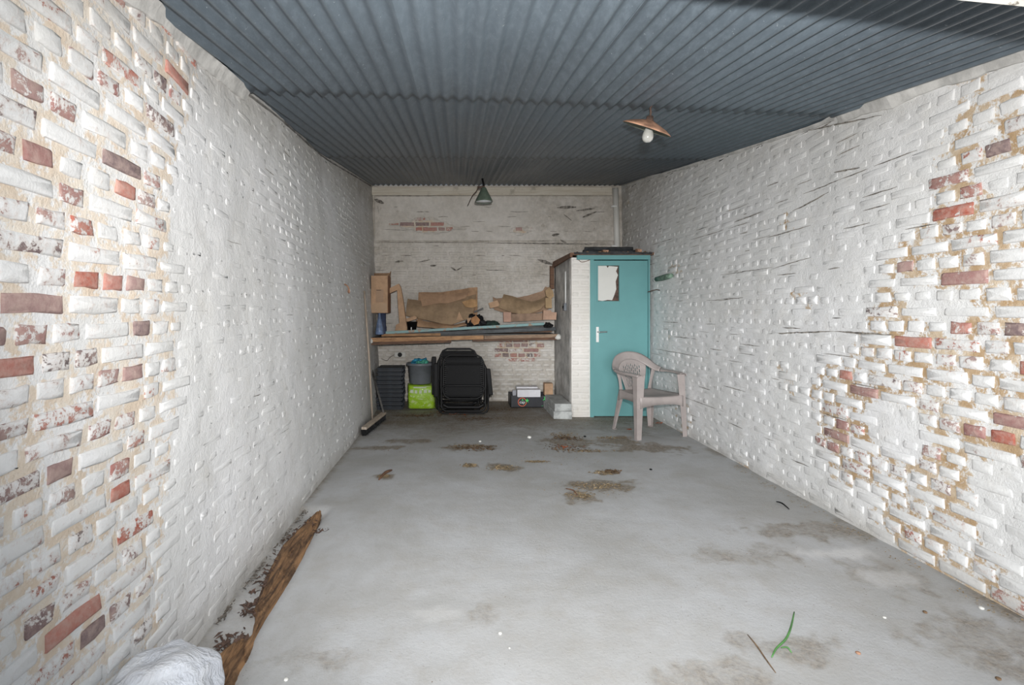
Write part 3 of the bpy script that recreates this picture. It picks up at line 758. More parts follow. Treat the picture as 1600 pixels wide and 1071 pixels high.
# large flattened cartons, left pile
def sheet_obj(name, top, bot, D0, D1_, m, label, amp=.008, bulge=0, seed=0, th=.006, cat='cardboard', fr=9):
    tp = [px(u, v, D1_) for u, v in top]; bp = [px(u, v, D0) for u, v in bot]
    o = obj(name, patch(tp, bp, 30, 9, amp, fr, seed, bulge), m, None, False); mod_solid(o, th); return tag(o, label, cat)
sheet_obj('flattened_carton', [(654, 457), (690, 457), (735, 450), (746, 449)], [(652, 500), (690, 503), (725, 500), (746, 492)], 7.44, 7.52, M_card, 'tallest flattened brown carton leaning on the back wall, left pile', .008, .01, 1)
sheet_obj('flattened_carton', [(637, 467), (654, 470), (690, 472), (720, 466), (744, 460)], [(634, 493), (655, 498), (690, 506), (705, 508), (738, 496)], 7.30, 7.42, simple('olive_brown_cardboard', (.34, .235, .145), .85, 0, .12, 6, .15), 'sagging olive brown carton sheet in front of the left pile', .012, .03, 2)
sheet_obj('flattened_carton', [(650, 500), (680, 505), (710, 508), (735, 503), (741, 500)], [(652, 511), (680, 513.5), (710, 512.5), (738, 507), (742, 502)], 7.24, 7.32, M_card, 'long rolled cardboard edge lying flat under the left pile', .006, .02, 3, .012)
sheet_obj('cardboard_flap', [(655, 459), (700, 461), (722, 458), (733, 455)], [(660, 479), (680, 475), (700, 474), (728, 466)], 7.34, 7.39, simple('reddish_cardboard', (.40, .25, .155), .85, 0, .1, 7, .1), 'reddish folded flap across the top of the left cardboard pile', .006, .015, 7, .006)
strip('cardboard_scrap', [(722, 472), (737, 467), (746, 469), (746, 479), (738, 481), (727, 480)], .05, simple('ochre_cardboard', (.42, .25, .12), .85, 0, .15, 12), 'ochre torn cardboard flap at the right end of the left pile', 7.25)
strip('cardboard_scrap', [(717.5, 487), (723, 499), (727, 500), (713, 500), (715, 495)], .02, M_card2, 'pale triangular cardboard tip at the front of the left pile', 7.2)
strip('cardboard_scrap', [(737, 497), (744, 493), (750, 500), (748, 506), (741, 508.5), (736, 503)], .05, simple('orange_cardboard', (.44, .22, .10), .85, 0, .15, 12), 'small hexagonal orange cardboard scrap on the teal plank', 7.17)
strip('cardboard_scrap', [(729.5, 498), (736, 496.5), (737, 503), (731, 505)], .04, M_card2, 'tiny pale cardboard scrap beside the hexagonal one', 7.2)
# black crumpled bag
def lump(name, c0, rx, ry, rz_, m, label, cat, seed, amp=.25, flatb=True):
    bm = bmesh.new(); bmesh.ops.create_icosphere(bm, subdivisions=4, radius=1)
    for v in bm.verts:
        n_ = 1+amp*nz(v.co.x*1.7+seed, v.co.y*1.7, v.co.z*1.7)+amp*.6*abs(nz(v.co.x*4+seed, v.co.y*4, v.co.z*4))
        v.co = Vector((v.co.x*rx*n_, v.co.y*ry*n_, max(v.co.z*rz_*n_, -rz_*.75 if flatb else -9)))
        v.co += Vector(c0)+Vector((0, 0, rz_*.75 if flatb else 0))
    return tag(obj(name, bm, m, None, False), label, cat)
lump('plastic_bag', (px(743, 500, 7.24).x, 7.25, 1.128), .115, .06, .105, M_black, 'crumpled black plastic bag between the two cardboard piles', 'bag', 2, .5)
bm = bmesh.new(); obox(bm, px(741, 488, 7.26), px(755, 482, 7.26), .03, .025); tag(obj('wood_offcut', bm, M_darkw), 'short dark wooden offcut sticking up from the black bag', 'wood')
lump('folded_cloth', (px(768, 500, 7.30).x, 7.32, 1.145), .11, .07, .045, M_dkgreen, 'dark green cloth bundle in the middle of the shelf', 'cloth', 5, .3)
# right pile
strip('cardboard_scrap', [(763, 474), (777, 469.5), (780.5, 476), (779, 479), (766, 482)], .05, M_card2, 'pale folded flap at the left tip of the right cardboard pile', 7.22)
sheet_obj('flattened_carton', [(770, 464), (775, 467), (784, 466), (800, 467), (825, 462), (848, 455), (852, 448), (858, 450)], [(772, 484), (785, 488), (800, 490), (825, 491), (845, 488), (856, 484), (858, 482), (860, 480)], 7.40, 7.50, simple('pinkish_cardboard', (.38, .25, .165), .85, 0, .1, 7, .1), 'pinkish brown carton sheet at the rear of the right pile', .006, .0, 4)
sheet_obj('flattened_carton', [(787, 460), (800, 463), (815, 468), (830, 472), (845, 468), (853, 463)], [(778, 480), (792, 486), (810, 491), (828, 491), (845, 483), (852, 476)], 7.26, 7.38, simple('sagging_cardboard', (.32, .22, .13), .85, 0, .14, 6, .15), 'sagging dark brown carton sheet curling down over the right pile', .010, .035, 5)
strip('cardboard_box', [(797, 491), (850, 489.5), (850, 500.5), (797, 503)], .22, simple('flat_box_card', (.30, .20, .14), .85, 0, .15, 8), 'low flat brown box under the right cardboard pile', 7.22, cat='box')
strip('cardboard_block', [(786.5, 488), (798.5, 488), (798.5, 503.4), (787, 503.4)], .06, simple('pink_card', (.47, .29, .22), .85, 0, .08, 9), 'pinkish square cardboard block under the left end of the right pile', 7.15)
strip('cardboard_block', [(849.5, 485), (861, 485), (862, 488), (870, 488.5), (869, 500), (848.5, 500)], .10, simple('pink_card_b', (.50, .32, .23), .85, 0, .08, 9), 'stepped pinkish cardboard block at the far right end of the shelf', 7.13)
strip('cardboard_scrap', [(852.5, 466), (862, 465), (862.5, 482), (852.5, 481.5)], .07, simple('tan_card', (.42, .29, .16), .85, 0, .08, 9), 'upright tan cardboard piece right of the sagging sheet', 7.2)
strip('cardboard_scrap', [(852, 454), (858, 448.5), (864, 455), (865.5, 463), (861, 467), (854, 464)], .05, simple('tan_card_b', (.40, .27, .15), .85, 0, .12, 9), 'crumpled tan cardboard knob topping the right pile', 7.2)
lump('black_clamp', (px(857, 508, 7.12).x, 7.14, 1.128), .055, .05, .04, M_black, 'small black crumpled object at the right end of the shelf', 'object', 8, .5)

# ---------------------------------------------------------------- under the shelf
# stack of black trays
def tray_proto(i, z, D, x0, x1, h, label):
    t_ = empty('plastic_tray', ((x0+x1)/2, D, z), label, 'tray', group='black trays stacked under the shelf')
    wd = x1-x0; bm = bmesh.new()
    prof = []
    box(bm, -wd/2, wd/2, 0, .38, h*.60, h*.93); obj('rim', bm, M_tray, t_); mod_bevel(t_.children[-1], .004)
    bm = bmesh.new(); box(bm, -wd/2+.012, wd/2-.012, .014, .366, .0, h*.62)
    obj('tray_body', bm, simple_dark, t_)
    bm = bmesh.new()
    for k in range(7):
        yk = .03+k*.05; box(bm, wd/2-.012, wd/2+.008, yk, yk+.022, h*.05, h*.6)
    tag(obj('side_ribs', bm, M_tray, t_), kind='stuff')
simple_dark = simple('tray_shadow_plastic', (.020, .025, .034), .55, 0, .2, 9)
Dt = 6.87; x0, x1 = (588-U0)*Dt/FX, (628-U0)*Dt/FX; nT = 10; hT = .585/nT
names = ['bottom', 'second', 'third', 'fourth', 'fifth', 'sixth', 'seventh', 'eighth', 'ninth']
r = random.Random(4)
for i in range(nT):
    dx = r.uniform(-.008, .008)
    lab = 'black plastic tray, %s from the floor in the tall stack left of the bucket' % names[i] if i < 9 else 'topmost black plastic tray of the tall stack left of the bucket'
    tray_proto(i, .001+i*hT, Dt+r.uniform(0, .01), x0+dx, x1+dx, hT, lab)
# grey lid lump on the stack
# lime bag
def pillow_bag(name, x0, x1, y0, y1, z0, z1, m, label, cat, seed):
    bm = bmesh.new(); n = 14; bmesh.ops.create_cube(bm, size=2); bmesh.ops.subdivide_edges(bm, edges=bm.edges, cuts=12, use_grid_fill=True)
    c0 = Vector(((x0+x1)/2, (y0+y1)/2, (z0+z1)/2)); hx_, hy, hz_ = (x1-x0)/2, (y1-y0)/2, (z1-z0)/2
    for v in bm.verts:
        p = v.co.copy(); q = Vector((p.x*math.sqrt(max(0, 1-p.y*p.y*.25)), p.y*math.sqrt(max(0, 1-p.x*p.x*.2)*max(0, 1-p.z*p.z*.2)), p.z*math.sqrt(max(0, 1-p.y*p.y*.15))))
        cr = .05*nz(p.x*2+seed, p.y*2, p.z*2)+.035*abs(nz(p.x*5+seed, p.y*5, p.z*5))
        v.co = c0+Vector((q.x*hx_*(1+cr), q.y*hy*(1+cr), q.z*hz_*(1+.5*cr if p.z > -.9 else 1)))
        v.co.z = max(v.co.z, z0)
    return tag(obj(name, bm, m, None, True), label, cat)
bg = empty('potting_bag', ((658-U0)*6.9/FX, 6.9, .004), 'bright lime green plastic sack under the grey bucket', 'bag')
Dg = 6.86; gx0, gx1 = (636-U0)*Dg/FX, (680-U0)*Dg/FX
o = pillow_bag('sack', gx0, gx1, Dg, Dg+.34, .006, .345, M_lime, None, None, 3)
o.parent = bg; o.location -= bg.location
# pale blurred print on the sack
bm = bmesh.new()
for k, (u, v, w_, h_) in enumerate(((641, 612, 5, 5), (648, 613, 4, 5), (655, 613, 4, 5), (662, 612, 5, 5), (669, 612, 4, 4), (646, 606, 20, 2))):
    p = px(u, v, Dg-.012); box(bm, p.x, p.x+w_/113, Dg-.006, Dg+.02, p.z-h_/226, p.z+h_/226)
bmesh.ops.translate(bm, verts=bm.verts, vec=-bg.location); obj('pale_print', bm, flat('pale_green_print', (.62, .70, .52)), bg)
# bucket with cloths
bk = empty('bucket', ((656.5-U0)*6.98/FX, 7.02, .352), 'round grey plastic bucket of cloths standing on the lime green sack', 'bucket')
obj('bucket_body', lathe(bmesh.new(), [(0, 0), (.145, 0), (.15, .01), (.172, .25), (.186, .252), (.188, .285), (.180, .287), (.168, .27), (.14, .02), (0, .02)], 36), M_bucket, bk, True)
obj('bucket_rim', lathe(bmesh.new(), [(.178, .255), (.196, .255), (.198, .262), (.198, .282), (.192, .29), (.178, .29)], 36), M_bucket, bk, True)
def cloth_ribbon(name, c0, m, label, seed):
    r = random.Random(seed); bm = bmesh.new()
    for k in range(3):
        pts = [Vector(c0)+Vector((r.uniform(-.11, .11), r.uniform(-.05, .05), r.uniform(.0, .09))) for q in range(6)]
        pts = smooth_pts(pts, 5); tube(bm, pts, [.018+.01*abs(nz(q*.3, k)) for q in range(len(pts))], 7)
    return tag(obj(name, bm, m, None, True), label, 'cloth')
bc = bk.location
cloth_ribbon('rag', (bc.x-.01, bc.y, bc.z+.25), M_cyan, 'crumpled bright blue rag sticking out of the grey bucket', 3)
cloth_ribbon('rag', (bc.x+.03, bc.y-.02, bc.z+.24), M_aqua, 'crumpled green rag in the grey bucket beside the blue one', 6)

# folded black loungers
def lounger(name, u0, u1, vt, vb, D, label, lean, arms=True, hoop=8):
    """folded recliner standing upright: tube frame, mesh fabric, two armrests, floor hoops"""
    s = FX/D; x0, x1 = (u0-U0)/s, (u1-U0)/s; ztop = EYE-(vt-V0)/s
    g = empty(name, ((x0+x1)/2, D, 0.0), label, 'folding chair', group='folded black loungers')
    w2 = (x1-x0)/2; r_ = .0125; ln = lambda z: lean*z
    def fr(wt, z0, z1, y, bev=.09, rr=r_):
        p = [(-wt, y+ln(z0), z0+bev), (-wt, y+ln(z1), z1-bev), (-wt+bev*.35, y+ln(z1), z1-bev*.35), (-wt+bev, y+ln(z1), z1), (wt-bev, y+ln(z1), z1), (wt-bev*.35, y+ln(z1), z1-bev*.35), (wt, y+ln(z1), z1-bev), (wt, y+ln(z0), z0+bev), (wt-bev*.35, y, z0+bev*.35), (wt-bev, y, z0), (-wt+bev, y, z0), (-wt+bev*.35, y, z0+bev*.35)]
        return T(p, rr, 8, close=True)
    obj('back_frame', fr(w2*.72, .22, ztop, 0), M_tubeb, g, True)
    obj('seat_frame', fr(w2*.80, .10, ztop-.09, .055), M_tubeb, g, True)
    obj('floor_frame', fr(w2*.90, r_, ztop*.62, .10, .06), M_tubeb, g, True)
    obj('floor_frame', fr(w2*.78, .065, ztop*.5, -.03, .06), M_tubeb, g, True)
    # fabric with lacing
    bm = bmesh.new(); gg = []
    for j in range(13):
        row = []
        for i in range(13):
            a = -w2*.66+w2*1.32*i/12; z_ = .235+(ztop-.03-.235)*j/12
            row.append(bm.verts.new((a, -.004+ln(z_)+.012*math.sin(i/12*math.pi)+.004*nz(i*.5, j*.5), z_)))
        gg.append(row)
    for j in range(12):
        for i in range(12): bm.faces.new((gg[j][i], gg[j][i+1], gg[j+1][i+1], gg[j+1][i]))
    mod_solid(obj('fabric', bm, M_fab, g, True), .004)
    bm = bmesh.new()
    for s_ in (-1, 1):
        for k in range(18):
            z_ = .26+k*(ztop-.33)/17; tube(bm, [(s_*w2*.60, -.012+ln(z_), z_), (s_*w2*.72, -.012+ln(z_), z_+.012)], .0035, 5)
    lc = tag(obj('lacing', bm, simple('dark_grey_cord', (.07, .07, .07), .6), g, True), kind='stuff')
    obj('head_pillow', patch([(-w2*.62, -.03+ln(ztop), ztop-.03), (w2*.62, -.03+ln(ztop), ztop-.03)], [(-w2*.62, -.03+ln(ztop), ztop-.13), (w2*.62, -.03+ln(ztop), ztop-.13)], 12, 6, .01, 5, 2, .03), M_fab, g, True)
    mod_solid(g.children[-1], .02)
    if arms:
        for s_ in (-1, 1):
            a = B(s_*w2-.04 if s_ > 0 else -w2-.02, s_*w2+.02 if s_ > 0 else -w2+.04, -.02, .03, .245 if s_ < 0 else .27, ztop-(.10 if s_ < 0 else .17))
            for v in a.verts:
                if s_ > 0 and v.co.z > .5: v.co.x -= .035
            o = obj('armrest', a, M_black, g); mod_bevel(o, .012, 3)
            obj('arm_bracket', T([(s_*w2*.95, .01, .27), (s_*w2*.80, .03, .14)], .009, 8), M_tubeb, g, True)
    for z_ in (.155, .20): obj('cross_bar', T([(-w2*.75, .0, z_), (w2*.75, .0, z_)], .008, 8), M_tubeb, g, True)
    return g
lounger('folded_lounger', 680, 768, 556, 648, 6.50, 'front folded black mesh lounger of the two leaning under the shelf', .10)
lounger('folded_lounger', 677, 756, 546, 642, 6.68, 'rear folded black mesh lounger, its frame showing above the front one', .10)
# fruit box with white cartons
Db = 7.05; s = FX/Db; X0, X1 = (798-U0)/s, (856-U0)/s
fb = empty('fruit_box', ((X0+X1)/2, Db, .0), 'black printed fruit box on the floor right of the folded loungers', 'box')
w2 = (X1-X0)/2; hb = .17; M_bc = simple('black_printed_card', (.014, .014, .02), .5, 0, .2, 9)
def walls(w2, d, h, t_, cut):
    bm = bmesh.new()
    for y in (0, d-t_):
        pts = [(-w2, 0), (w2, 0), (w2, h), (w2*.72, h), (w2*.58, h-cut), (-w2*.58, h-cut), (-w2*.72, h), (-w2, h)]
        f = bm.faces.new([bm.verts.new((a, y, b)) for a, b in pts]); e = bmesh.ops.extrude_face_region(bm, geom=[f])
        bmesh.ops.translate(bm, verts=[q for q in e['geom'] if isinstance(q, bmesh.types.BMVert)], vec=(0, t_, 0))
    box(bm, -w2, -w2+t_, 0, d, 0, h); box(bm, w2-t_, w2, 0, d, 0, h); box(bm, -w2, w2, 0, d, 0, .008)
    bmesh.ops.recalc_face_normals(bm, faces=bm.faces); return bm
obj('box_tray', walls(w2, .36, hb, .006, .025), M_bc, fb)
lx = (816-U0)/s-(X0+X1)/2; lz = EYE-(629-V0)/s+.004
bm = bmesh.new(); R_ = .062
for k in range(32):
    a, b_ = 2*math.pi*k/32, 2*math.pi*(k+1)/32
    vs = [bm.verts.new((lx+q*math.cos(c_), -.0015, lz+q*math.sin(c_))) for q, c_ in ((R_, a), (R_, b_), (R_*.86, b_), (R_*.86, a))]; bm.faces.new(vs)
obj('orange_ring', bm, M_pr_o, fb)
def star(cx_, cz_, r1, r2, n, rot=0):
    bm = bmesh.new(); c_ = bm.verts.new((cx_, -.002, cz_)); vs = [bm.verts.new((cx_+(r1 if k % 2 == 0 else r2)*math.cos(rot+math.pi*k/n), -.002, cz_+(r1 if k % 2 == 0 else r2)*math.sin(rot+math.pi*k/n))) for k in range(2*n)]
    for k in range(2*n): bm.faces.new((c_, vs[k], vs[(k+1) % (2*n)]))
    return bm
obj('green_star', star(lx+.068, lz+.02, .034, .012, 5, .3), M_pr_g, fb)
obj('green_star', star(w2-.035, lz+.045, .045, .014, 4, .5), M_pr_g, fb)
obj('green_leaf', star(lx+.005, lz+.030, .018, .008, 3, 1.57), M_pr_g, fb)
bm = bmesh.new()
pts = [(w2-.02, lz+.02), (w2-.03, lz-.02), (w2-.055, lz-.045), (w2-.085, lz-.055)]
for (a, b_), (c_, d_) in zip(pts, pts[1:]):
    bm.faces.new([bm.verts.new(q) for q in ((a, -.002, b_), (c_, -.002, d_), (c_-.004, -.002, d_-.006), (a-.006, -.002, b_-.004))])
obj('green_stroke', bm, M_pr_g, fb)
def text(body, size, loc, m, parent, name):
    cu = bpy.data.curves.new(name, 'FONT'); cu.body = body; cu.size = size; cu.align_x = 'CENTER'; cu.align_y = 'CENTER'; cu.extrude = .0005
    to = bpy.data.objects.new(name, cu); C.objects.link(to); dg = bpy.context.evaluated_depsgraph_get()
    me = bpy.data.meshes.new_from_object(to.evaluated_get(dg)); bpy.data.objects.remove(to)
    o = bpy.data.objects.new(name, me); C.objects.link(o); me.materials.clear(); me.materials.append(m); o.parent = parent
    o.location = loc; o.rotation_euler = (R(90), 0, 0); return o
text('cap', .058, (lx, -.003, lz-.002), M_pr_w, fb, 'lettering')
def crt(name, u0, u1, v0, v1, D, dep, z0, m, label, rot=0):
    s = FX/D; x0, x1 = (u0-U0)/s, (u1-U0)/s; h = (v1-v0)/s
    o = obj(name, B(x0, x1, D, D+dep, z0, z0+h, jit=.002), m); mod_bevel(o, .003); return tag(o, label, 'box')
crt('white_carton', 808.5, 844.5, 609, 620.5, Db+.02, .13, .145, M_paper, 'large white carton lying in the black fruit box, front one')
crt('white_carton', 807, 840, 603.5, 612, Db+.17, .12, .19, M_paper, 'thin white carton behind the larger one in the fruit box')
crt('glass_jar_carton', 801, 806.5, 607, 619, Db+.05, .05, .13, simple('grey_glass_card', (.42, .42, .46), .25), 'small grey upright packet at the left end of the fruit box')
crt('small_carton', 851, 864, 597.5, 616, Db+.02, .12, .172, M_card2, 'small upright brown carton standing at the right end of the fruit box')
# broom along the left wall
bh0 = Vector((-1.025, 5.42, 0)); bh1 = Vector((-.93, 6.25, 0)); br = empty('push_broom', tuple(bh0.lerp(bh1, .5)), 'wide black push broom lying along the foot of the left wall', 'broom')
loc = br.location
bm = bmesh.new(); obox(bm, bh0-loc+Vector((0, 0, .085)), bh1-loc+Vector((0, 0, .085)), .06, .03); mod_bevel(obj('broom_head', bm, M_handle, br), .006)
bm = bmesh.new(); r = random.Random(1)
for k in range(520):
    t_ = r.random(); p = bh0.lerp(bh1, t_)-loc+Vector((r.uniform(-.028, .028), 0, 0)); e = Vector((r.uniform(-.018, .03), r.uniform(-.012, .012), 0))
    v1 = [bm.verts.new(p+Vector((a, b_, .072))) for a, b_ in ((-.003, -.003), (.003, -.002), (0, .004))]; v2 = bm.verts.new(p+e+Vector((0, 0, .0)))
    for q in range(3): bm.faces.new((v1[q], v1[(q+1) % 3], v2))
tag(obj('bristles', bm, M_black, br), kind='stuff')
obj('dense_bristle_core', B(0, 1, 0, 1, 0, 1), M_black, br)
cor = br.children[-1]; bmx = bmesh.new(); obox(bmx, bh0-loc+Vector((0, 0, .04)), bh1-loc+Vector((0, 0, .04)), .042, .066); bmesh.ops.translate(bmx, verts=bmx.verts, vec=-cor.location); bmx.to_mesh(cor.data); bmx.free(); cor.name = 'bristle_core'
obj('broom_handle', T([bh1-loc+Vector((0, -.04, .10)), Vector(px(581, 578, 6.78))-loc], .014, 8), M_darkw, br, True)
# pale stick
a = Vector(px(580, 656, 6.15)); a.x = -1.05; a.y = 6.12; a.z = .012; b_ = Vector((XL(6.4, 1.63)+.02, 6.35, 1.62))
tag(obj('wooden_stick', T([a, a.lerp(b_, .5)+Vector((.006, 0, 0)), b_], .0125, 8), M_handle, None, True), 'long pale wooden stick leaning on the left wall near the shelf', 'stick')
# wall socket
sp = px(625, 554.5, YB-.02); ws = empty('wall_socket', (sp.x, YB-.012, sp.z), 'white wall socket with dark opening under the shelf on the left', 'socket')
o = obj('face_plate', B(-.085, .085, -.022, 0, -.04, .04), M_white, ws); mod_bevel(o, .01)
obj('socket_opening', lathe(bmesh.new(), [(0, 0), (.034, 0), (.034, .004), (0, .004)], 16, Matrix.Translation((.0, -.0225, .0)) @ Matrix.Rotation(R(90), 4, 'X')), M_black, ws)
obj('cable', T(smooth_pts([(-.085, -.01, 0), (-.15, -.012, -.04), (-.20, -.01, -.09), (-.28, -.012, -.06)], 4), .005, 6), M_cob, ws, True)

# ---------------------------------------------------------------- garden chair
ch = empty('garden_chair', (2.105, 5.575, 0), 'taupe plastic stacking armchair by the teal door', 'chair', R(16))
M = M_chair
def leg(top, bot, wt, wb, name='leg', dirx=1, diry=1):
    """L-section leg tapering to the foot; top/bot = outer corner points"""
    bm = bmesh.new(); n = 10; g = []
    for i in range(n+1):
        t_ = i/n; p = Vector(top).lerp(Vector(bot), t_); w_ = lerp(wt, wb, t_**.8); d = w_*.9; th = .0045
        sec = [(0, 0), (-dirx*w_, 0), (-dirx*w_, diry*th), (-dirx*th, diry*th), (-dirx*th, diry*d), (0, diry*d)]
        g.append([bm.verts.new(p+Vector((a, b_, 0))) for a, b_ in sec])
    for i in range(n):
        for k in range(6): bm.faces.new((g[i][k], g[i][(k+1) % 6], g[i+1][(k+1) % 6], g[i+1][k]))
    bm.faces.new(g[0]); bm.faces.new(g[-1][::-1]); bmesh.ops.recalc_face_normals(bm, faces=bm.faces)
    # foot plate
    p = Vector(bot); box(bm, *sorted((p.x, p.x-dirx*wb)), *sorted((p.y, p.y+diry*wb*.9)), p.z, p.z+.006)
    return bm
for s_ in (-1, 1):
    o = obj('leg', leg((s_*.300, -.245, .675), (s_*.315, -.265, .001), .098, .054, dirx=s_, diry=1), M, ch, False); mod_bevel(o, .0035, 2)
    o = obj('leg', leg((s_*.215, .215, .45), (s_*.262, .275, .001), .085, .042, dirx=s_, diry=-1), M, ch, False); mod_bevel(o, .0035, 2)
# seat with rolled apron
bm = bmesh.new(); g = []; nx, ny = 20, 16
for j in range(ny+1):
    row = []
    for i in range(nx+1):
        fx = i/nx*2-1; fy = j/ny; wd = lerp(.270, .215, fy); x = fx*wd; y = lerp(-.245, .20, fy)-.02*(1-fx*fx)*(1-fy)
        z = .455-.028*math.sin(math.pi*min(1, fy*1.05))*(1-fx**4*.9)-.012*(sst(.86, 1, 1-fy))+.008*abs(fx)**3
        row.append(bm.verts.new((x, y, z)))
    g.append(row)
for j in range(ny):
    for i in range(nx): bm.faces.new((g[j][i], g[j][i+1], g[j+1][i+1], g[j+1][i]))
def skirt(edge, outv, arch):
    prev = None; n = len(edge)
    for i, v in enumerate(edge):
        t_ = i/(n-1)*2-1; d = lerp(.078, .125, abs(t_)**3) if arch else .055
        a = bm.verts.new(v.co+Vector(outv)*.008+Vector((0, 0, -.008))); b_ = bm.verts.new(v.co+Vector(outv)*.012+Vector((0, 0, -d)))
        if prev: bm.faces.new((prev[0], v, a, prev[1])); bm.faces.new((prev[1], a, b_, prev[2]))
        prev = (v, a, b_)
skirt(g[0], (0, -1, 0), True); skirt([r_[0] for r_ in g], (-1, 0, 0), True); skirt([r_[-1] for r_ in g], (1, 0, 0), True); skirt(g[-1], (0, 1, 0), False)
bmesh.ops.recalc_face_normals(bm, faces=bm.faces); o = obj('seat', bm, M, ch, True); mod_solid(o, .005, 0)
# hoop: arms flowing into the top of the back
outer = [(-.305, -.262, .680), (-.325, -.15, .688), (-.335, .0, .690), (-.325, .13, .700), (-.285, .235, .745), (-.215, .300, .822), (-.12, .330, .868), (0, .342, .884)]
inner = [(-.238, -.255, .684), (-.262, -.15, .690), (-.275, .0, .690), (-.268, .10, .682), (-.235, .190, .690), (-.175, .262, .740), (-.10, .300, .780), (0, .312, .795)]
mir = lambda L: L+[(-x, y, z) for x, y, z in L[-2::-1]]
Os = smooth_pts(mir(outer), 4); Is = smooth_pts(mir(inner), 4); N = len(Os)
def ribbon(i0, i1, lip=True):
    bm = bmesh.new(); g = []
    for i in range(i0, i1+1):
        a, b_ = Os[i], Is[i]; up = Vector((0, 0, 1)); back = sst(0, 1, 1-abs(i-(N-1)/2)/((N-1)/2*.55))
        nrm = Vector((0, -1, .2)).lerp(up, 1-back).normalized(); mid = a.lerp(b_, .5)+nrm*.006*(1-back)
        lipv = (Vector((0, 0, -.022)) if back < .5 else Vector((0, .018, -.004)))
        lipo = Vector((0, 0, -.022)).lerp(Vector((0, .018, -.006)), back)
        g.append([bm.verts.new(p) for p in (a+lipo, a, a.lerp(mid, .4), mid, mid.lerp(b_, .7), b_, b_+Vector((0, 0, -.016))*(1-back)+Vector((0, .004, 0))*back)])
    for A, Bq in zip(g, g[1:]):
        for k in range(6): bm.faces.new((A[k], A[k+1], Bq[k+1], Bq[k]))
    return bm
k1 = 13
for nm, i0, i1 in (('armrest', 0, k1), ('back_hoop', k1, N-1-k1), ('armrest', N-1-k1, N-1)):
    o = obj(nm, ribbon(i0, i1), M, ch, True); mod_solid(o, .005, 0)
# pierced centre panel of the back
bm = bmesh.new(); g = []; nx, nz_ = 41, 26
for j in range(nz_+1):
    row = []
    for i in range(nx+1):
        fx = i/nx*2-1; t_ = j/nz_; w_ = lerp(.125, .185, sst(0, 1, t_)); zt_ = .80-.075*fx*fx
        z = lerp(.435, zt_, t_); y = lerp(.205, .312, t_**.9)-.045*fx*fx*t_
        row.append(bm.verts.new((fx*w_, y-.001, z)))
    g.append(row)
for j in range(nz_):
    for i in range(nx):
        a = (i-1) % 3; hole = 6 <= i < nx-6 and a == 1 and 4 <= j < nz_-4 and (j+(i//3 % 2)*2) % 4 in (0, 1, 2)
        if not hole: bm.faces.new((g[j][i], g[j][i+1], g[j+1][i+1], g[j+1][i]))
o = obj('backrest', bm, M, ch, True); mod_solid(o, .005, 0)
# side stays joining arm ends to the panel foot
for s_ in (-1, 1):
    bm = bmesh.new(); pts = smooth_pts([(s_*.245, .20, .695), (s_*.215, .20, .60), (s_*.195, .205, .50), (s_*.19, .205, .43)], 4); g = []
    for i, p in enumerate(pts):
        wv = .026-.010*math.sin(math.pi*i/(len(pts)-1)); g.append([bm.verts.new(p+Vector((-wv, 0, 0))), bm.verts.new(p+Vector((0, .012, 0))), bm.verts.new(p+Vector((wv, -.004, 0)))])
    for A, Bq in zip(g, g[1:]):
        for k in range(2): bm.faces.new((A[k], A[k+1], Bq[k+1], Bq[k]))
    mod_solid(obj('side_stay', bm, M, ch, True), .006, 0)

# ---------------------------------------------------------------- lamps
Dp = 3.02; lx, lz = (1016-U0)*Dp/FX, roofz(Dp)-.005
pl = empty('pendant_lamp', (lx, Dp, lz), 'rusty saucer pendant lamp with bare bulb under the corrugated roof', 'lamp')
zs = EYE-(190-V0)*Dp/FX-lz
obj('ceiling_rod', T([(.003, 0, .012), (0, 0, -.02), (.003, -.002, -.05), (-.002, 0, zs+.01)], .006, 8), M_rustd, pl, True)
obj('ceiling_hook', lathe(bmesh.new(), [(0, 0), (.012, 0), (.014, -.012), (.01, -.02), (0, -.022)], 10), M_rustd, pl, True)
Mt = Matrix.Translation((-.002, 0, zs)) @ Matrix.Rotation(R(19), 4, 'Y') @ Matrix.Rotation(R(21), 4, 'X')
prof = [(.016, .012), (.03, .004), (.07, -.008), (.11, -.022), (.138, -.036), (.150, -.044)]
sh_ = obj('lamp_shade', lathe(bmesh.new(), prof, 36, Mt), M_rust, pl, True); mod_solid(sh_, .003, 1)
obj('shade_inner', lathe(bmesh.new(), [(q, z_-.004) for q, z_ in prof[:-1]]+[(.146, -.0475)], 36, Mt), simple('stained_shade_inside', (.10, .11, .085), .6, 0, .2, 8), pl, True)
Mb = Matrix.Translation((-.006, -.003, zs)) @ Matrix.Rotation(R(6), 4, 'Y')
obj('lamp_holder', lathe(bmesh.new(), [(0, .03), (.02, .028), (.022, .0), (.019, -.02), (0, -.02)], 16, Mb), M_rustd, pl, True)
obj('bulb', lathe(bmesh.new(), [(.014, -.018), (.016, -.035), (.024, -.055), (.0315, -.078), (.033, -.095), (.029, -.112), (.018, -.124), (0, -.129)], 24, Mb), M_bulb, pl, True)
Dc = 6.55; s = FX/Dc; lz = roofz(Dc)
cl2 = empty('cone_lamp', ((756-U0)/s, Dc, EYE-(316-V0)/s), 'small green enamel cone lamp hanging at the back wall', 'lamp')
z0 = cl2.location.z; ztop = EYE-(293-V0)/s-z0
prof = [(.018, ztop), (.030, ztop-.01), (.038, ztop-.03), (.105, .030), (.112, .012), (.112, .0)]
o = obj('lamp_shade', lathe(bmesh.new(), prof, 32), M_green, cl2, True); mod_solid(o, .002, -1)
obj('diffuser', lathe(bmesh.new(), [(0, .004), (.104, .006), (.104, .012), (0, .012)], 32), simple('frosted_white_glass', (.85, .87, .92), .25, 0, .03, 10), cl2, True)
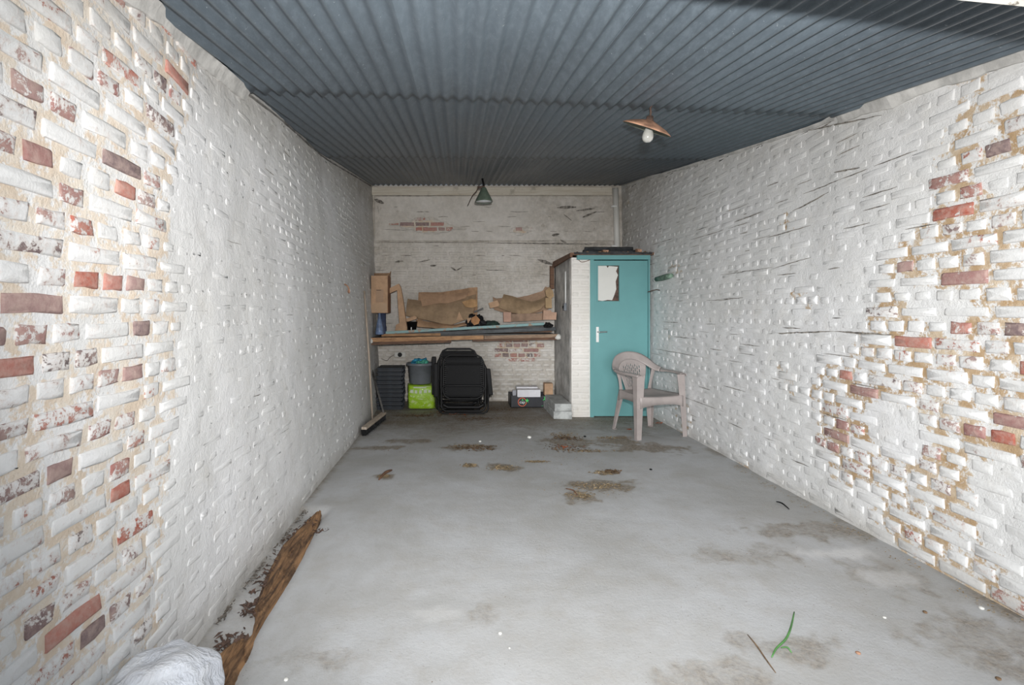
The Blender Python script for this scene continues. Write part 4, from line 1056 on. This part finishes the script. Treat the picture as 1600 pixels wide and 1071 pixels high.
obj('lamp_stem', T([(0, 0, ztop-.005), (.0, .01, ztop+.03), (-.02, .02, lz-z0-.01)], .013, 8), M_black, cl2, True)
obj('bracket', B(-.085, .01, -.01, .02, ztop-.01, ztop+.015), M_rustd, cl2)
obj('cable', T(smooth_pts([(-.07, .0, ztop), (-.10, .02, ztop-.05), (-.15, .06, ztop-.10), (-.2, .5, ztop-.13)], 5), .006, 6), M_rustd, cl2, True)

# small fittings on the side walls
g_ = px(1041, 434, 1); yk = FX*2.5/(1041-U0); zk = EYE+(V0-434)*yk/FX
pb = empty('wall_anchor', (XR(yk, zk)-.012, yk, zk), 'green and grey tubular stub fixed to the right wall near the closet', 'fitting')
obj('stub', T([(-.02, .24, -.005), (-.025, .02, 0), (-.022, -.10, .006), (-.02, -.20, .01)], [.028, .034, .034, .026], 14), simple('oxidised_green_metal', (.17, .25, .19), .7, 0, .35, 16, .3), pb, True)
obj('end_cap', T([(-.02, .25, -.005), (-.02, .30, -.006)], [.032, .022], 14), M_block, pb, True)
yk = FX*1.2/(U0-540); zk = EYE+(V0-450)*yk/FX
pts = [(.0, 0, .04), (.03, .01, .02), (.045, .03, -.02), (.04, .06, -.05), (.02, .10, -.04), (.02, .12, -.01)]
hk = obj('wall_hook', T([Vector(p)+Vector((XL(yk, zk), yk, zk)) for p in smooth_pts(pts, 3)], .008, 8), M_rust, None, True); tag(hk, 'rusty curved hook sticking out of the left wall', 'hook')
yk = FX*2.5/(1018-U0)+.0
tag(obj('wall_hook', T([(XR(6.2, 1.6), 6.2, 1.62), (XR(6.2, 1.6)-.05, 6.18, 1.63), (XR(6.2, 1.6)-.16, 6.18, 1.60)], .006, 6), M_rustd, None, True), 'thin dark wire hook on the right wall beside the closet door', 'hook')

# ---------------------------------------------------------------- rotten timber, bag, litter
def floor_strip(name, left, right, h, m, label, cat, seed, kind=None):
    """flat splintered timber between two lists of photo points on the floor"""
    Lp = resample([(*fpt(u, v), 0) for u, v in left], 60); Rp = resample([(*fpt(u, v), 0) for u, v in right], 60); bm = bmesh.new(); g = []; n = 9
    for i in range(60):
        row = []
        for k in range(n+1):
            p = Lp[i].lerp(Rp[i], k/n); e = math.sin(math.pi*k/n)**.4
            z = -.028+h*e*(.6+.5*nz(p.x*14+k*2.3, p.y*3, seed)+.35*nz(p.x*60, p.y*8, seed))
            row.append(bm.verts.new((p.x+.006*nz(p.y*25, k, seed), p.y, z)))
        g.append(row)
    for i in range(59):
        for k in range(n): bm.faces.new((g[i][k], g[i][k+1], g[i+1][k+1], g[i+1][k]))
    bmesh.ops.recalc_face_normals(bm, faces=bm.faces)
    o = obj(name, bm, m, None, False); mod_solid(o, .006); return tag(o, label, cat, kind=kind)
floor_strip('rotten_plank', [(496, 798), (470, 818), (440, 850), (418, 890), (405, 925), (395, 950), (400, 955), (396, 985), (380, 1010)], [(502, 800), (497, 824), (480, 855), (455, 905), (430, 945), (415, 965), (405, 985), (394, 1010), (384, 1030)], .05, M_rot, 'splintered rotten brown plank in the gap along the left wall', 'plank', 4)
floor_strip('rotten_plank', [(392, 990), (355, 1005), (330, 1030), (318, 1060), (300, 1100)], [(398, 1000), (388, 1022), (372, 1050), (358, 1078), (350, 1100)], .055, M_rot, 'orange brown rotten plank end beside the white plastic bag', 'plank', 9)
def debris(name, spots, count, smin, smax, m, label, seed, flatn=.25, zoff=.0):
    r = random.Random(seed); bm = bmesh.new()
    for (x, y, rx, ry) in spots:
        for k in range(count):
            a = r.uniform(0, 6.28); q = math.sqrt(r.random())*r.uniform(.4, 1); X = x+math.cos(a)*q*rx; Y = y+math.sin(a)*q*ry
            X = max(XL(Y, 0)+.03, min(XR(Y, 0)-.03, X)); Y = min(Y, YB-.05)
            l = r.uniform(smin, smax); w_ = l*r.uniform(.2, .55); th = r.uniform(0, 6.28); z = floor_h(X, Y)+zoff+.001
            c_, s_ = math.cos(th), math.sin(th); tz = r.uniform(0, l*flatn)
            pts = [(-l/2, 0, 0), (0, -w_/2, tz*.6), (l/2, 0, tz), (0, w_/2, tz*.8)]
            bm.faces.new([bm.verts.new((X+a_*c_-b2*s_, Y+a_*s_+b2*c_, z+e_)) for a_, b2, e_ in pts])
    o = obj(name, bm, m, None, False, origin=(0, 0, 0)); return tag(o, label, 'debris', kind='stuff')
P_ = lambda L: [(*fpt(u, v), rx, ry) for u, v, rx, ry in L]
debris('leaf_litter', P_([(740, 700, .30, .14), (885, 700, .30, .20), (885, 685, .2, .15), (955, 738, .10, .07), (700, 648, .45, .2), (650, 650, .35, .12), (740, 655, .4, .15), (775, 640, .4, .2)]), 200, .012, .050, M_leaf, 'brown leaf litter scattered on the floor before the loungers', 3)
debris('straw_litter', P_([(735, 698, .28, .12), (785, 732, .16, .10), (735, 728, .10, .07), (838, 722, .14, .04), (880, 680, .26, .16), (920, 705, .3, .07), (935, 760, .26, .10), (908, 775, .12, .12), (960, 685, .3, .08), (600, 745, .06, .05), (945, 740, .14, .07)]), 230, .008, .036, M_straw, 'tan straw and chaff in heaps on the concrete floor', 5)
debris('chaff_litter', P_([(800, 700, 1.1, .45), (760, 660, 1.0, .4), (880, 720, .8, .4), (930, 765, .45, .22), (950, 690, .6, .25), (640, 700, .6, .4)]), 150, .005, .022, M_straw, 'loose straw bits strewn thinly over the back half of the floor', 15)
debris('orange_litter', P_([(720, 648, .35, .12), (1028, 662, .10, .05), (983, 672, .03, .02), (885, 698, .18, .08), (690, 645, .25, .06)]), 18, .015, .05, M_orr, 'orange brown leaves under the loungers and by the chair', 6, .5)
debris('bark_litter', P_([(455, 850, .09, .30), (420, 900, .08, .2), (400, 945, .08, .10), (365, 1000, .10, .10), (485, 815, .05, .10), (505, 830, .05, .06)]), 110, .01, .045, M_rustd, 'dark rotten wood crumbs around the splintered plank by the left wall', 17, .5, -.012)
debris('black_litter', P_([(470, 800, .05, .22), (440, 840, .06, .2), (400, 890, .05, .2), (350, 950, .04, .12), (500, 765, .05, .25)]), 90, .006, .030, M_cob, 'dark grey crumbs along the foot of the left wall', 7, .4, -.02)
debris('grit', [(.8, 3.2, 1.8, 1.9), (1.5, 2.6, 1.0, .9)], 220, .003, .008, M_leaf, 'tiny dark grit specks across the concrete floor', 8)
debris('wall_foot_crumbs', [(2.42, y, .07, .22) for y in (2.3, 2.7, 3.1, 3.5, 3.9, 4.3)], 45, .006, .022, M_straw, 'sandy mortar crumbs along the foot of the right wall', 9)
def pebble(u, v, r_, m, label, seed, name='plaster_chip', cat='chip'):
    x, y = fpt(u, v); bm = bmesh.new(); bmesh.ops.create_icosphere(bm, subdivisions=2, radius=r_)
    for q in bm.verts: q.co = q.co*(1+.3*nz(q.co.x*60+seed, q.co.y*60, q.co.z*60)); q.co.z = q.co.z*.6+r_*.5+floor_h(x, y); q.co.x += x; q.co.y += y
    tag(obj(name, bm, m, None, True), label, cat)
pebble(782, 991, .008, M_chip, 'white plaster crumb on the bare floor at bottom centre', 1)
pebble(796, 1014, .004, M_chip, 'tiny white speck just below the plaster crumb at bottom centre', 2)
pebble(447, 1063, .008, M_chip, 'white plaster crumb on the floor right of the rotten plank end', 3)
pebble(827, 685, .022, M_chip, 'white plaster lump among the straw in mid floor', 4)
pebble(750, 691, .014, M_chip, 'flat pale chip in the litter heap before the loungers', 5)
pebble(914, 683, .014, M_black, 'small black pebble on the floor before the closet', 6, 'pebble', 'pebble')
pebble(1017, 735, .012, M_black, 'small black pebble on the open floor below the chair', 7, 'pebble', 'pebble')
pebble(1382, 966, .007, M_chip, 'white plaster crumb on the floor in the lower right', 8)
pebble(1533, 952, .010, M_chip, 'pale plaster crumb near the foot of the right wall', 9)
pebble(1445, 958, .009, M_leaf, 'brown crumb on the floor at lower right, larger one', 10, 'dirt_crumb', 'crumb')
pebble(1560, 1063, .009, M_leaf, 'dark crumb in the bottom right corner of the floor', 11, 'dirt_crumb', 'crumb')
pebble(1341, 1022, .009, M_rust, 'rusty crumb on the floor right of the green grass blade', 12, 'dirt_crumb', 'crumb')
pebble(400, 978, .006, M_chip, 'white crumb beside the rotten plank', 13)
def blade(name, pts, r0, m, label, cat='grass', lift=.01):
    P3 = []
    for i, (u, v) in enumerate(pts):
        x, y = fpt(u, v); P3.append(Vector((x, y, floor_h(x, y)+.005+(lift if 0 < i < len(pts)-1 else 0))))
    P3 = smooth_pts(P3, 4); n = len(P3)
    tag(obj(name, T(P3, [r0*(.45+.55*math.sin(math.pi*(i+.8)/(n+.8))) for i in range(n)], 6), m, None, True), label, cat)
blade('grass_blade', [(1206, 1030), (1213, 1020), (1228, 1004), (1236, 985), (1241, 958)], .0045, M_grass, 'long bent green grass blade lying on the floor')
blade('grass_blade', [(1220, 1015), (1230, 1018), (1237, 1023)], .003, M_grass, 'short green side blade at the foot of the long grass blade')
blade('twig', [(1213, 785), (1222, 790), (1233, 797)], .005, M_black, 'thin dark twig near the foot of the right wall', 'twig')
blade('twig', [(1168, 994), (1182, 1015), (1196, 1036), (1212, 1054)], .003, M_leaf, 'thin dry brown stalk beside the grass blade', 'twig')
blade('twig', [(884, 765), (896, 770), (902, 776)], .005, M_brownw, 'short dark twig at the edge of the straw heap', 'twig')
blade('twig', [(592, 751), (602, 742), (612, 736)], .012, M_brownw, 'bark strip lying alone on the floor at left', 'twig')
# white plastic bag in the lower left corner
bm = bmesh.new(); bmesh.ops.create_icosphere(bm, subdivisions=5, radius=1)
for v in bm.verts:
    p = v.co.copy(); fold = abs(nz(p.x*1.9+2, p.y*1.9, p.z*1.9))
    rr = 1+.10*nz(p.x*1.3+5, p.y*1.3, p.z*1.3)+.16*fold+.03*abs(nz(p.x*6, p.y*6, p.z*6))
    q = Vector((p.x*.150*rr, p.y*.21*rr, p.z*.15*rr+.115))
    q += Vector((.045, .0, .015))*sst(.55, 1.0, p.x*.8+p.z*.6)
    q.z = max(q.z, -.024); v.co = Vector((-.950, 1.56, -.01))+q
    v.co.x = max(v.co.x, XL(v.co.y, v.co.z)+.018)
tag(obj('plastic_bag', bm, M_bag, None, True), 'crumpled white plastic bag on the floor in the lower left corner', 'bag')

# dark strips painting the shade of crevices and bed joints, plus cobweb smudges
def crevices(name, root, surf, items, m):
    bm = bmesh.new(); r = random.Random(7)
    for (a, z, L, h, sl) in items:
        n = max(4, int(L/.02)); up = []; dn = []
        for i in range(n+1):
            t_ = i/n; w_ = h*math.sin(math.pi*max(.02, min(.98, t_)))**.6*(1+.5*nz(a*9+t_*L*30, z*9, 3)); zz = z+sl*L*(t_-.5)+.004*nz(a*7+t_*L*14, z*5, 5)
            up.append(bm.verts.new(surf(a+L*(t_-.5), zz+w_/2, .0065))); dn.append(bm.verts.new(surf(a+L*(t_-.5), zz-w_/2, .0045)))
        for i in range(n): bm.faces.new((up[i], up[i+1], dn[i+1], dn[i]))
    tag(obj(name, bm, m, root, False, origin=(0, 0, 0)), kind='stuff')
r = random.Random(12); M_gap = simple('joint_shade_and_cobweb', (.23, .21, .185), .95, 0, .4, 30)
it = []
for k in range(120):
    y = r.uniform(3.0, 7.2); j = r.randint(2, 34); z = j*.082; L = r.uniform(.05, .24)*r.choice((1, 1, 1.6))
    if z < roofz(y)-.15: it.append((y, z, L, r.uniform(.003, .008), 0))
for k in range(10): it.append((r.uniform(2.3, 3.6), r.randint(22, 33)*.082, r.uniform(.1, .3), .006, 0))
def rp(u, v): y = FX*2.48/(u-U0); return y, EYE+(V0-v)*y/FX
for (u0, v0, u1, v1, h) in ((1345, 166, 1430, 130, .012), (1430, 130, 1600, 78, .016), (1140, 347, 1185, 330, .010), (1230, 330, 1290, 300, .010), (1190, 372, 1260, 352, .008), (1300, 270, 1345, 262, .012), (1195, 522, 1300, 518, .012), (1300, 518, 1400, 524, .012), (1100, 470, 1140, 468, .006), (1120, 430, 1200, 418, .006), (1200, 420, 1260, 402, .006), (1020, 545, 1100, 560, .006), (1250, 205, 1385, 180, .010)):
    a, b_ = rp(u0, v0), rp(u1, v1); L = a[0]-b_[0]; it.append(((a[0]+b_[0])/2, (a[1]+b_[1])/2, L, h, (a[1]-b_[1])/L))
crevices('joint_shade_strips', wr, surfR, it, M_gap)
it = []
for k in range(45):
    y = r.uniform(2.4, 7.0); z = r.randint(2, 36)*.074
    if z < roofz(y)-.15: it.append((y, z, r.uniform(.05, .2), r.uniform(.002, .005), 0))
crevices('joint_shade_strips', wl, surfL, it, M_gap)
it = []
for k in range(70):
    x = r.uniform(-1.2, 2.3); z = r.randint(13, 40)*.0735
    it.append((x, z, r.uniform(.04, .22), r.uniform(.004, .010), r.uniform(-.08, .08)))
def bp(u0, v0, u1, v1, h): a, b_ = px(u0, v0, 7.56), px(u1, v1, 7.56); return ((a.x+b_.x)/2, (a.z+b_.z)/2, b_.x-a.x, h, (b_.z-a.z)/(b_.x-a.x))
for q in ((704, 418, 713, 423, .03), (713, 423, 722, 418, .02), (586, 307, 760, 305, .012), (586, 379, 755, 379, .010), (755, 380, 955, 382, .016), (840, 406, 865, 414, .05), (870, 325, 900, 324, .04), (900, 330, 930, 326, .03), (910, 340, 932, 331, .04), (880, 335, 893, 345, .02), (585, 312, 600, 318, .06), (590, 322, 592.5, 334, .03), (862, 368, 874, 366, .04), (875, 375, 885, 380, .03), (655, 410, 672, 406, .02), (672, 416, 682, 415, .03), (617, 410, 630, 408, .03), (595, 358, 640, 361, .006)):
    it.append(bp(*q))
crevices('joint_shade_strips', wb, lambda x, z, o: surfB(x, z, o+.014), it, M_gap)
